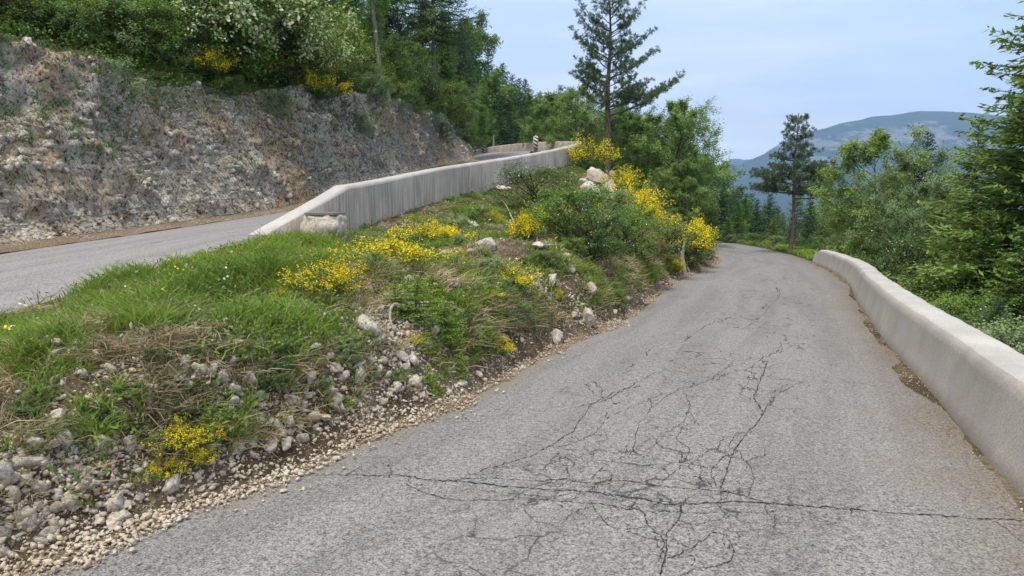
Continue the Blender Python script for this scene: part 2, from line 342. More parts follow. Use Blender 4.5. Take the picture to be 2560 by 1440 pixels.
# bank between the two roads
bmp_t = np.array(BMP); no_t = np.array(NO)
def fbank(V, tp, s):
    q = V.copy(); n = len(tp); ia = np.arange(nS)
    zo = np.interp(tp, ia, no_t)[:, None]; bb = np.interp(tp, ia, bmp_t)[:, None]
    zl = V[:, :1, 2] - .01; nz = fbm(q*[1, 1, 0], .45, 3, 21)
    pk = .20 + .12*(nz-.5)
    q[..., 2] = zl + s*(zo-zl) + bb*(s/pk)*np.exp(1-s/pk)*1.0
    e = np.clip(s*9, 0, 1)*np.clip((1-s)*7, 0, 1)
    gr = np.gradient(q[..., 2], axis=1)
    q[..., 2] += e*(.34*(fbm(q*[1, 1, .6], .9, 4, 3)-.5) + .22*(fbm(q*[1, 1, 1], 3.1, 4, 8)-.5)*np.clip(1.7-1.2*s, .5, 1.6))
    rr = fbm(q*[1, 1, 1], 2.2, 3, 31); q[..., 2] += e*.10*np.clip(rr-.52, 0, 1)*5*np.clip(1.3-s*1.8, 0, 1)
    toe = np.clip(1-s*14, 0, 1); q[..., 2] = q[..., 2]*(1-toe) + (zl+.0)*toe
    return q
bank, BV, BT = strip('roadside_bank', LE, [np.array([n[0], n[1], z]) for n, z in zip(NE, NO)], .14, 110, M['soil'], fbank)
# upper road and its verge
uroad, UV_, UT = strip('upper_road', NE, EE, .4, 14, M['asphalt_up'], None, .02)
verge, _, _ = strip('upper_verge', EE, FE, .2, 8, M['gravel'], lambda V, tp, s: V + np.stack([0*V[..., 0], 0*V[..., 0], .05*(fbm(V, 3, 3, 2)-.3)*np.ones_like(s)], -1))
# rock cutting
def fcut(V, tp, s):
    q = V.copy()
    hor = np.clip(s/.12, 0, 1)
    nr = nrm(np.cross(np.gradient(V, axis=0), np.gradient(V, axis=1)))
    nr = np.where(nr[..., 2:] < 0, -nr, nr)
    d = .8*(fbm(V, .4, 4, 41)-.5) + .8*(fbm(V*[1, 1, .6], 1.5, 4, 43)-.5) + .26*(np.abs(fbm(V, 4.2, 4, 47)-.5)*2-.4)
    d += .35*np.clip(fbm(V, 2.6, 2, 51)-.58, 0, 1)*3
    e = np.clip(s*8, .1, 1); q += nr*(d*e)[..., None]
    q[..., 0] += -.25*np.sin(s*np.pi); q[..., 2] += s**3*.8*(fbm(V[:, -1:]*np.ones_like(V), .45, 3, 57)-.5); return q
cut, CV, CT = strip('rock_cutting', FE, CE, .10, 90, M['cut'], fcut)
# slope above the cutting
dd = np.array([.35, .6, 1.2, 2.5, 4.5, 7, 11, 18, 30, 50]); 
tp, L = even(CE, .8); c0 = spline(CE, 0, tp)
dirs = spline([(-.75,.66,0)]*11+[(-.8,.6,0)]*6, 0, tp)
V = c0[:, None]+dirs[:, None]*dd[None, :, None]
V[..., 2] += (np.array([-1.0, .0, .45, .9, 1.9, 3.2, 5.4, 9., 15, 25]))[None]*np.interp(tp, [0, 9, 12, 16], [1, .9, .6, .5])[:, None]
V[..., 2] += .6*(fbm(V, .5, 3, 61)-.5)*np.clip(dd, 0, 1)[None]
V[:, 0, 2] -= .15
mesh('hillside', V.reshape(-1, 3), gridf(len(tp), len(dd))[:, ::-1], M['ground'], smooth=True, kind='structure'); TER.append((V.reshape(-1, 3), gridf(len(tp), len(dd))))
HV = V
# slope falling away right of the lower road
dd = np.array([-.15, .35, 1., 2., 3.5, 6, 10, 18, 32, 60, 110]); tp, L = even(RE, .7); c0 = spline(RE, 0, tp)
tn = nrm(np.gradient(c0, axis=0)*[1, 1, 0]); nrmr = np.stack([tn[:, 1], -tn[:, 0], 0*tn[:, 0]], -1)
nrmr = nrm(nrmr*.5 + np.array([.9, .1, 0]))
V = c0[:, None]+nrmr[:, None]*dd[None, :, None]
f1 = -np.array([.03, .05, .5, 1.1, 2.0, 3.4, 5.4, 8.8, 14, 24, 42]); f2 = -np.array([.03, -.06, -.10, .02, .5, 1.9, 4.0, 7.8, 13, 24, 42])
wv = np.clip((tp-11.4)/1.0, 0, 1)[:, None]; V[..., 2] += (f1[None]*(1-wv)+f2[None]*wv)
V[..., 2] += .5*(fbm(V, .5, 3, 71)-.5)*np.clip(dd-.5, 0, 1)[None]
RV = V.copy()
mesh('downhill_slope', V.reshape(-1, 3), gridf(len(tp), len(dd))[:, ::-1], M['ground'], smooth=True, kind='structure'); TER.append((V.reshape(-1, 3), gridf(len(tp), len(dd))))
# wide ground sheet
def ground_z(X, Y):
    tab = np.interp(X, [-3000,-400,-60,-20,-4,4,10,21,31,42,100,300,1500,6000], [260,110,30,14,9,7.5,5,-4,-7,-9,-30,-90,-230,-260])
    tab = tab + np.interp(Y, [60, 120, 400, 1500, 6000], [0, 0, -14, -90, -200])*np.clip((X+60)/60, 0, 1)
    lowz = np.interp(Y, [0, 40, 55, 80, 120], [-5, -1, 2.5, 5.2, 8]) + np.where(X < -14, (-14-X)*.35, 0)
    q = .946*X+.33*Y; k = np.clip((q-21)/10, 0, 1); k = k*k*(3-2*k)
    z = lowz*(1-k)+tab*k
    cap = -4.5+np.maximum(0, Y-66)*.55
    z = np.where((X > 3) & (Y < 100), np.minimum(z, cap), z)
    zr2 = -5-.42*np.maximum(0, X-12); z = np.where((Y < 66) & (X > 12), np.minimum(z, zr2), z)
    z = z + (fbm(np.stack([X, Y, 0*X], -1), .05, 4, 81)-.5)*np.clip(np.abs(Y)/20-3, 0, 4)
    return z
def graded(a, b, near0, near1, fine): 
    c = np.arange(near0, near1+.1, fine); l = near0-np.geomspace(fine, near0-a, 38)[::-1]; r = near1+np.geomspace(fine, b-near1, 38); return np.r_[l, c, r]
gx = graded(-9000, 9000, -60, 120, 3.); gy = graded(-9000, 9000, -20, 170, 3.)
X, Y = np.meshgrid(gx, gy, indexing='ij'); V = np.stack([X, Y, ground_z(X, Y)], -1)
mesh('ground', V.reshape(-1, 3), gridf(len(gx), len(gy)), M['ground'], smooth=True, kind='structure'); TER.append((V.reshape(-1, 3), gridf(len(gx), len(gy))))

vv = []; ff = []; k = 0
for v_, f_ in TER: vv.append(v_); ff.append(f_+k); k += len(v_)
BVH = BVHTree.FromPolygons(np.concatenate(vv).tolist(), np.concatenate(ff).tolist())
BB = BVHTree.FromPolygons(TER[1][0].tolist(), TER[1][1].tolist())
def zat(x, y):
    h = BVH.ray_cast(Vector((x, y, 400)), Vector((0, 0, -1))); return h[0].z if h[0] else 0.
def hit(x, y, tree=None):
    h = (tree or BVH).ray_cast(Vector((0, 0, EYE)), Vector(ray(x, y)).normalized()); return (np.array(h[0]), np.array(h[1])) if h[0] else (None, None)

# mountains
def mountain(name, ridge, D, depth, nx, ny, seed, amp):
    px = np.array([r[0] for r in ridge]); py = np.array([r[1] for r in ridge])
    xs = np.linspace(px[0], px[-1], nx); h = np.interp(xs, px, [P(a, b, D)[2] for a, b in ridge]); Xr = (xs-1280)/F*D
    s = np.linspace(-.6, 1, ny)                                          # 0 ridge, 1 foot on this side
    V = np.zeros((nx, ny, 3)); V[..., 0] = Xr[:, None]; V[..., 1] = D - s[None]*depth
    prof = np.where(s > 0, 1-s**.85, 1+s*.9); base = -260
    V[..., 2] = base + (h[:, None]-base)*prof[None]
    q = V*[1, 1, 0]
    n = (1-np.abs(fbm(q, 1/900., 5, seed)-.5)*4) + .5*(fbm(q, 1/260., 5, seed+9)-.5)
    V[..., 2] += amp*(n-.3)*np.clip(np.abs(s)*3.2, 0.02, 1)[None]*np.clip((1-s)*3, 0, 1)[None] + 7*(fbm(q, 1/60., 3, seed+4)-.5)
    return mesh(name, V.reshape(-1, 3), gridf(nx, ny), M['mtn'], smooth=True, kind='structure')
mountain('mountain', [(1700,470),(1780,440),(1855,405),(1904,384),(1943,357),(1975,340),(2006,330),(2050,322),(2089,309),(2137,301),(2167,293),(2215,290),(2274,280),(2380,283),(2429,287),(2478,292),(2700,305),(3000,330),(3300,380)], 5200, 3000, 320, 120, 5, 110)
mountain('distant_peak', [(1600,480),(1740,450),(1787,424),(1817,399),(1835,397),(1851,401),(1900,396),(2000,420),(2300,470)], 7600, 2400, 140, 60, 15, 60)

# ------------------------------------------------------------------ parapet walls
def sweep(name, line, prof, mats, parent=None, split=None, heights=None, seed=0, cap=True):
    """line: (n,3) ground line; prof: list of (offset outwards, height 0..1 of top, extra height)"""
    n = len(line); tn = nrm(np.gradient(line, axis=0)*[1, 1, 0]); nn = np.stack([tn[:, 1], -tn[:, 0], 0*tn[:, 0]], -1)
    L = np.r_[0, np.cumsum(np.linalg.norm(np.diff(line, axis=0), axis=1))]
    pr = np.array(prof); m = len(pr); V = np.zeros((n, m, 3))
    V[:] = line[:, None] + nn[:, None]*pr[None, :, :1]
    V[..., 2] = line[:, None, 2] + pr[None, :, 1]*heights[:, None] + pr[None, :, 2]
    V += (fbm(V, 1.2, 3, seed)-.5)[..., None]*[.02, .02, .03] + (fbm(V, 9, 2, seed+3)-.5)[..., None]*.008
    V = V.reshape(-1, 3)
    al = np.r_[0, np.cumsum(np.hypot(np.diff(pr[:, 0]), np.diff(pr[:, 1]*heights.max()+pr[:, 2])))]
    uv = np.stack([np.broadcast_to(L[:, None], (n, m)), np.broadcast_to(al[None], (n, m))], -1).reshape(-1, 2)
    f = gridf(n, m)
    return V, f, uv, m, n
def endcap(V, m, n, side):
    i = np.arange(m) + (0 if side == 0 else (n-1)*m); return i
def build_wall(name, line, prof, mats, heights, top=(), seed=0):
    V, f, uv, m, n = sweep(name, line, prof, mats, heights=heights, seed=seed)
    root = mesh(name, V, f, mats[0], smooth=False, uv=uv)
    me = root.data
    import bmesh
    bm = bmesh.new(); bm.from_mesh(me); bm.verts.ensure_lookup_table()
    for side in (0, 1):
        ids = endcap(V, m, n, side); vs = [bm.verts[i] for i in ids]
        try: bm.faces.new(vs if side == 0 else vs[::-1])
        except ValueError: pass
    bmesh.ops.recalc_face_normals(bm, faces=bm.faces)
    bm.to_mesh(me); bm.free()
    if len(mats) > 1:
        me.materials.append(mats[1])
        fi = np.zeros(len(me.polygons), np.int32); cc = np.arange((n-1)*(m-1)) % (m-1)
        for j in top: fi[:(n-1)*(m-1)][cc == j] = 1
        me.polygons.foreach_set('material_index', fi)
    return root
# right wall
ts = np.linspace(0.3, 11.36, 330); ln = spline(RE, 0, ts); ln[:, 2] = zr(ln[:, 1])-.02
hh = np.full(len(ts), .59); k = np.arange(len(ts)); hh *= np.where(k > len(ts)-8, np.interp(k, [len(ts)-8, len(ts)-1], [1, .72]), 1.)
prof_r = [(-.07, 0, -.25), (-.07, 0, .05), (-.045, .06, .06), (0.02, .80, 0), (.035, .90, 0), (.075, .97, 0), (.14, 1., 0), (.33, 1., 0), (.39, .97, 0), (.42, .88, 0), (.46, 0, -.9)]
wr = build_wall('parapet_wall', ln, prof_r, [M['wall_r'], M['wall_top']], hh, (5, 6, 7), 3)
tag(wr, 'pale concrete parapet curving along the outer right edge of the lower road', 'wall')
# left (upper) wall: ramped end, then around the hairpin
ts = np.linspace(5.0, 16, 520); ln = spline(NE, 0, ts)
no_s = np.interp(ts, np.arange(nS), NO)
hh = np.interp(ts, [5.0, 5.35, 6.02, 7, 9, 10.5, 11.6, 12.4, 13, 14, 16], [.06, .30, .80, .80, .80, .78, .78, .72, .62, .60, .60])
dep = ln[:, 2]-no_s+.3
V0 = [( .02, 0, -.06), (.0, .9, 0), (-.03, .97, 0), (-.07, 1.01, 0), (-.33, 1.01, 0), (-.39, .96, 0), (-.41, .9, 0), (-.43, 0, -.05)]
pr = np.array([(x, a, b) for x, a, b in [(.03, 0, -.9), (.02, .90, 0), (-.01, .97, 0), (-.05, 1., 0), (-.30, 1., 0), (-.35, .97, 0), (-.37, .90, 0), (-.40, 0, -.06)]])
wl = build_wall('hairpin_parapet_wall', ln, pr, [M['wall_l'], M['wall_top']], hh, (1, 2, 3, 4, 5), 13)
tag(wl, 'long grey rain-streaked concrete parapet with a ramped end, curving round the upper hairpin', 'wall')

# ------------------------------------------------------------------ stones and rocks
def ico(sub):
    p = (1+5**.5)/2; v = nrm(np.array([(-1,p,0),(1,p,0),(-1,-p,0),(1,-p,0),(0,-1,p),(0,1,p),(0,-1,-p),(0,1,-p),(p,0,-1),(p,0,1),(-p,0,-1),(-p,0,1)], float))
    f = np.array([(0,11,5),(0,5,1),(0,1,7),(0,7,10),(0,10,11),(1,5,9),(5,11,4),(11,10,2),(10,7,6),(7,1,8),(3,9,4),(3,4,2),(3,2,6),(3,6,8),(3,8,9),(4,9,5),(2,4,11),(6,2,10),(8,6,7),(9,8,1)])
    for _ in range(sub):
        c = {}; nf = []; v = list(v)
        def mid(a, b):
            k = (min(a, b), max(a, b))
            if k not in c: c[k] = len(v); v.append(nrm(v[a]+v[b]))
            return c[k]
        for a, b, d in f: x, y, z = mid(a, b), mid(b, d), mid(d, a); nf += [(a, x, z), (b, y, x), (d, z, y), (x, y, z)]
        v = np.array(v); f = np.array(nf)
    return v, f
IV0, IF0 = ico(0); IV1, IF1 = ico(1); IV3, IF3 = ico(3)
def rotm(n, rg):
    q = nrm(rg.normal(size=(n, 4))); w_, x, y, z = q.T
    return np.stack([np.stack([1-2*(y*y+z*z), 2*(x*y-z*w_), 2*(x*z+y*w_)], -1), np.stack([2*(x*y+z*w_), 1-2*(x*x+z*z), 2*(y*z-x*w_)], -1), np.stack([2*(x*z-y*w_), 2*(y*z+x*w_), 1-2*(x*x+y*y)], -1)], -2)
def stones(name, pts, sizes, mat, rg, sub=0, flat=(.6, 1.), kind='stuff', tilt=None):
    B, Fb = (IV0, IF0) if sub == 0 else (IV1, IF1); n = len(pts); m = len(B)
    Rm = rotm(n, rg); sc = np.stack([rg.uniform(.7, 1.3, n), rg.uniform(.55, 1.1, n), rg.uniform(flat[0]*.7, flat[1], n)], -1)
    V = B[None]*(1+rg.uniform(-.28, .28, (n, m, 1)))
    for _ in range(5):
        a = nrm(rg.normal(size=(n, 1, 3))); t_ = (V*a).sum(-1, keepdims=True); V = V-a*np.maximum(t_-rg.uniform(.25, .62, (n, 1, 1)), 0)*.95
    V = np.einsum('nij,nmj->nmi', Rm, V*sc[:, None]); V[..., 2] *= .85
    V = V*sizes[:, None, None]*.5+pts[:, None]
    Fa = (Fb[None]+(np.arange(n)*m)[:, None, None]).reshape(-1, 3)
    return mesh(name, V.reshape(-1, 3), Fa, mat, kind=kind)
def surf_samples(V, n, rg, dens=None):
    a = V[:-1, :-1]; b = V[1:, :-1]; d = V[:-1, 1:]; c = V[1:, 1:]
    nr = np.cross(b-a, d-a); ar = np.linalg.norm(nr, axis=-1)
    cen = (a+c)/2; wgt = ar.copy()
    if dens is not None: wgt = wgt*dens(cen)
    wgt = wgt.ravel(); idx = rg.choice(len(wgt), n, p=wgt/wgt.sum()); i, j = np.unravel_index(idx, ar.shape)
    u = rg.rand(n, 1); v = rg.rand(n, 1)
    p = a[i, j]*(1-u)*(1-v)+b[i, j]*u*(1-v)+c[i, j]*u*v+d[i, j]*(1-u)*v
    nn = nrm(nr[i, j]); nn = np.where(nn[:, 2:] < 0, -nn, nn); return p, nn, (j+v[:, 0])/(V.shape[1]-1)
def ell(x, y, L):                                                       # soft membership in a list of photo-space ellipses
    r = np.zeros(np.shape(x))
    for cx, cy, rx, ry, *w_ in L: r = np.maximum(r, np.clip(1.6-1.6*(((x-cx)/rx)**2+((y-cy)/ry)**2)**.5+.3, 0, 1)*(w_[0] if w_ else 1))
    return r
ROCKY = [(700,1080,380,110),(900,900,140,150,.8),(560,960,260,90,.9),(150,1200,330,150),(1000,900,140,130,.8),(1160,820,60,120,.5),(1300,720,130,50,.5),(1470,790,60,60,.5),(1490,460,60,80,.8),(930,770,70,70),(1220,610,70,40,.6),(1150,700,60,60,.5),(300,1300,350,100)]
LUSH = [(60,880,170,80),(350,760,190,90),(560,700,230,90),(720,790,190,90,.9),(900,650,200,60,.8),(740,620,160,45),(1250,530,150,70,.9),(1180,460,110,60,.8),(1420,440,120,50,.7),(1120,780,120,50,.5),(1250,910,60,25,.9),(1000,620,300,60,.6),
        (1560,700,110,70,.9),(1630,660,110,60,.9),(1350,620,140,60,.7),(1180,600,160,60,.7),(860,860,100,60,.7),(700,900,110,50,.6),(1450,650,100,60,.7),(1520,610,140,90,.8),(1500,760,90,50,.8),(1300,800,120,60,.7),(1700,650,60,60,.8),(250,1090,70,50,.8),(560,1060,90,60,.8),(1100,960,60,50,.6),(1150,900,60,70,.6),(1420,800,80,50,.7)]
DRY = [(60,1000,200,90),(150,940,160,60),(330,880,220,90),(120,1020,170,110),(260,980,240,90),(620,880,260,70),(900,720,160,60,.8),(1140,660,130,50),(1260,820,160,70),(1400,760,120,50,.6),(1640,600,80,60,.5),(700,1100,120,60,.4),(1350,900,100,50,.8),(1150,560,100,50,.6),(460,1100,160,100,.6),(1550,650,90,60,.5)]
rg = np.random.RandomState(5)
def dpx(c):
    x, y, f = proj(c.reshape(-1, 3)); vis = ((x > -250) & (x < 1900) & (c.reshape(-1, 3)[:, 1] > .6)).astype(float); return x, y, f, vis
def d_rock(c):
    x, y, f, vis = dpx(c); r = (ell(x, y, ROCKY)+.06+.10*(x > 850))*vis/np.maximum(f, 2.5)**1.2; return r.reshape(c.shape[:-1])
def clump(p, sc=1.3, seed=3, lo=.42, hi=.58): return np.clip((fbm(p, sc, 3, seed)-lo)/(hi-lo), 0, 1)
# many small stones embedded in the bank
p, n_, s_ = surf_samples(BV[:, 1:], 50000, rg, d_rock); k = clump(p, 1.6, 12) > rg.rand(len(p))*.9; p = p[k]
sz = .012+.05*rg.rand(len(p))**3.2; stones('bank_rubble', p+np.array([0, 0, .2])*sz[:, None], sz, M['stone'], rg)
p, n_, s_ = surf_samples(BV[:, 3:], 3600, rg, d_rock); sz = .03+.11*rg.rand(len(p))**2.8; stones('bank_stones', p+np.array([0, 0, .02])*sz[:, None], sz, M['rock'], rg, 1, (.9, 1.7))
# dark dirt and grit washed against the foot of the lower parapet
def fdirt(V, tp, s):
    c = V[:, :1]; tn = nrm(np.gradient(V[:, 0], axis=0)*[1, 1, 0]); nn = np.stack([-tn[:, 1], tn[:, 0], 0*tn[:, 0]], -1)
    wd = .03+.20*np.clip(fbm(c[:, 0]*[1, 1, 0], .9, 4, 33)*2.2-.55, 0, 1)+.05*fbm(c[:, 0], 9, 2, 5)
    q = c+nn[:, None]*(s*wd[:, None])[..., None]; q[..., 2] = zr(q[..., 1])+.035*np.sin(np.pi*np.clip(s*wd[:, None]/4.4, 0, 1))+.020*(1-s)-.002; return q
DV = strip('edge_dirt', RE, RE, .06, 7, M['soil'], fdirt, t1=11.4)[1]
p, n_, s_ = surf_samples(DV, 2600, rg); sz = .006+.022*rg.rand(len(p))**3; stones('edge_grit', p+np.array([0, 0, .3])*sz[:, None], sz, M['stone'], rg)
# gravel verge of the lower road: toe of the bank
toeA = [l + np.array([-.02, 0, .01]) for l in LE]
def fgr(V, tp, s):
    q = V.copy(); wd = np.interp(tp, [0, 2, 3, 4.5, 6, 8, 16], [1.5, 1.4, 1.0, .7, .5, .35, .3])[:, None]
    tn = nrm(np.gradient(V[:, 0], axis=0)*[1, 1, 0]); nn = np.stack([-tn[:, 1], tn[:, 0], 0*tn[:, 0]], -1)
    q = V[:, :1] + nn[:, None]*((s-.10)*1.0*wd)[..., None]
    q[..., :2] += ((fbm(V[:, :1]*[1, 1, 0]*np.ones_like(V), 1.9, 4, 91)-.5)*.42)[..., None]*nn[:, None, :2]
    q[..., 2] = zr(q[..., 1]) + .034*np.clip(s*3, 0, 1)-.004+ .11*wd*np.clip(s-.3, 0, 1)**1.3*2
    q[..., 2] += .02*(fbm(q, 6, 3, 93)-.5)*np.clip(s*4, 0, 1); return q
gv, GV, _ = strip('gravel_verge', toeA, toeA, .12, 16, M['gravel'], fgr)
def d_near(c):
    x, y, f, vis = dpx(c); return (vis/np.maximum(f, 2.5)**1.5).reshape(c.shape[:-1])
p, n_, s_ = surf_samples(GV, 14000, rg, d_near); sz = .012+.040*rg.rand(len(p))**3
p += nrm(rg.normal(size=p.shape)*[1, 1, 0])*rg.rand(len(p), 1)**5*.30; p[:, 2] = np.maximum(p[:, 2], zr(p[:, 1])+.012)
stones('loose_gravel', p+np.array([0, 0, .25])*sz[:, None], sz, M['stone'], rg)
p, n_, s_ = surf_samples(GV[8:], 330, rg, d_near); k = s_ > .3; p = p[k]; sz = .05+.09*rg.rand(len(p))**3; x, y, f = proj(p); k = (x < 900); p, sz = p[k], sz[k]
stones('fallen_stones', p+np.array([0, 0, .25])*sz[:, None], sz, M['stone'], rg, 1)
# stones in the cutting
def d_cut(c):
    x, y, f = proj(c.reshape(-1, 3)); return (((x > -120) & (x < 1300) & (y > -50)).astype(float)/np.maximum(f, 8)).reshape(c.shape[:-1])
p, n_, s_ = surf_samples(CV, 24000, rg, d_cut); k = clump(p, .7, 31, .42, .62) > rg.rand(len(p)); p, n_ = p[k], n_[k]; sz = .035+.26*rg.rand(len(p))**5
stones('cutting_stones', p-n_*.12*sz[:, None], sz, M['cutstone'], rg, 1, (.8, 1.3))
p, n_, s_ = surf_samples(CV[:, :10], 2600, rg, d_cut); sz = .03+.12*rg.rand(len(p))**3; stones('cutting_toe_rubble', p, sz, M['stone'], rg)

p, n_, s_ = surf_samples(BV[:, :15], 12000, rg, lambda c: d_near(c)*(.15+clump(c.reshape(-1, 3), 1.1, 77, .38, .62).reshape(c.shape[:-1]))); sz = .012+.045*rg.rand(len(p))**3; stones('toe_rubble', p+np.array([0, 0, .15])*sz[:, None], sz, M['stone'], rg)
p, n_, s_ = surf_samples(BV[:, 2:22], 900, rg, d_near); sz = .04+.09*rg.rand(len(p))**2.5; stones('toe_stones', p, sz, M['rock'], rg, 1, (.9, 1.6))

def rock(px, py, wpx, hpx, label, mat='rock', seed=0, sink=.25, tilt=0., tree=None, name='rock', group=None):
    h, nn = hit(px, py+hpx*.2, tree)
    if h is None: return
    _, _, f = proj(h); f = f[0]; wx = wpx/F*f; hz = hpx/F*f
    r2 = np.random.RandomState(seed); V = IV3.copy()
    for _ in range(13):                                                   # facet it with a few planes
        a = nrm(r2.normal(size=3)); d = r2.uniform(.42, .75); t_ = V@a; V = np.where((t_ > d)[:, None], V-a*(t_-d)[:, None]*.92, V)
    V = V*(1+.45*(fbm(V+seed*7., 2.2, 4, seed, .6)-.5)[:, None]) + .16*(fbm(V+seed*3., 6, 3, seed+1)-.5)[:, None]*V
    ct, st = math.cos(tilt), math.sin(tilt); V = V*[wx*.5, (wx+hz)*.25, hz*.55]
    V = np.stack([V[:, 0]*ct+V[:, 2]*st, V[:, 1], -V[:, 0]*st+V[:, 2]*ct], -1)
    o = mesh(name, V, IF3, M[mat], smooth=False); o.location = h + nn*hz*sink*.5; tag(o, label, 'rock', group); return o

# ------------------------------------------------------------------ rock fall netting
root = empty('rockfall_netting', tuple(FE[7])); tag(root, 'dark wire mesh netting draped over the rocky cutting beside the upper road', 'netting')
nu = 700; tpn = np.linspace(.2, 12.6, nu); fb = spline(FE, 0, tpn); ct_ = spline(CE, 0, tpn)
tpi = np.searchsorted(CT, tpn).clip(0, len(CT)-1)
ns = 46; S_ = np.linspace(.07, 1.0, ns); sj = (S_*(CV.shape[1]-1)).astype(int)
base = CV[tpi][:, sj]; sm = base.copy()
def boxf(a, ax, r):
    pad = [(0, 0)]*3; pad[ax] = (r, r); b = np.pad(a, pad, mode='edge'); c = np.cumsum(np.insert(b, 0, 0, axis=ax), axis=ax)
    n_ = 2*r+1; sl = [slice(None)]*3; s2 = [slice(None)]*3; sl[ax] = slice(n_, None); s2[ax] = slice(0, -n_); return (c[tuple(sl)]-c[tuple(s2)])/n_
lin = base[:, :1]+(base[:, -1:]-base[:, :1])*S_[None, :, None]
sm = base-lin
for _ in range(3): sm = boxf(boxf(sm, 0, 9), 1, 4)
sm = sm+lin
for _ in range(2): sm = boxf(sm, 0, 6)
g0 = nrm(np.cross(np.gradient(sm, axis=0), np.gradient(sm, axis=1))); g0 = np.where(g0[..., 2:] < 0, -g0, g0)
NET = sm + g0*.22
dL = np.r_[0, np.cumsum(np.linalg.norm(np.diff(NET[:, ns//2], axis=0), axis=1))]; H_ = 4.6
def netpt(l, s):                                                         # l metres along, s 0..1 up
    i = np.interp(l, dL, np.arange(nu)); j = s*(ns-1); i0 = np.clip(i.astype(int), 0, nu-2); j0 = np.clip(j.astype(int), 0, ns-2); fi = (i-i0)[..., None]; fj = (j-j0)[..., None]
    return NET[i0, j0]*(1-fi)*(1-fj)+NET[i0+1, j0]*fi*(1-fj)+NET[i0+1, j0+1]*fi*fj+NET[i0, j0+1]*(1-fi)*fj
Vn = []; Fn = []; k = 0; seg = 22
for sgn in (1, -1):
    for l0 in np.arange(-3, dL[-1]+3, .12):
        s = np.linspace(0, 1, seg); l = l0 + sgn*s*H_*.55; ok = (l > 0) & (l < dL[-1])
        if ok.sum() < 2: continue
        s, l = s[ok], l[ok]; c = netpt(l, s); tn = nrm(np.gradient(c, axis=0)); vd = nrm(c-np.array([0, 0, 2.])); sd_ = nrm(np.cross(tn, np.array([.6, -.7, .35])))
        wdt = .0048
        up_ = nrm(np.cross(sd_, tn)); ring = np.stack([c+sd_*wdt, c-sd_*wdt*.5+up_*wdt*.85, c-sd_*wdt*.5-up_*wdt*.85], 1)
        m = len(c); Vn.append(ring.reshape(-1, 3)); a = np.arange(m-1)[:, None]*3+k
        for q in range(3): Fn.append(np.concatenate([a+q, a+(q+1) % 3, a+3+(q+1) % 3, a+3+q], 1))
        k += m*3
mesh('wire_mesh', np.concatenate(Vn)-np.array(root.location), np.concatenate(Fn), M['wire'], root)
def tube(c, r, sides=6, rend=None):
    c = np.asarray(c, float); n = len(c); tn = nrm(np.gradient(c, axis=0)); ref = np.array([0, 0, 1.]) if abs(tn[:, 2]).mean() < .8 else np.array([1., 0, 0])
    a = nrm(np.cross(tn, ref)); b = np.cross(tn, a); rr = np.linspace(r, r if rend is None else rend, n)[:, None, None]; ph = np.arange(sides)/sides*2*np.pi
    V = c[:, None]+rr*(a[:, None]*np.cos(ph)[None, :, None]+b[:, None]*np.sin(ph)[None, :, None])
    i = np.arange(n*sides).reshape(n, sides); F_ = np.stack([i[:-1], np.roll(i[:-1], -1, 1), np.roll(i[1:], -1, 1), i[1:]], -1).reshape(-1, 4); return V.reshape(-1, 3), F_
class MB:
    def __init__(s): s.V = []; s.F = []; s.k = 0; s.A = []
    def add(s, V, F_, a=None):
        s.V.append(V); s.F.append(F_+s.k); s.k += len(V); s.A.append(np.full(len(V), .5) if a is None else a); return s
    def build(s, name, mat, parent=None, smooth=False, kind=None):
        return mesh(name, np.concatenate(s.V), np.concatenate(s.F), mat, parent, smooth, attr=np.concatenate(s.A), kind=kind)
mb = MB(); c = NET[:, 0]+g0[:, 0]*.08; c[:, 2] += .04*np.sin(dL*1.1)+.02*np.sin(dL*3.1); mb.add(*tube(c-np.array(root.location), .010, 5)); mb.build('bottom_cable', M['cable'], root, True)

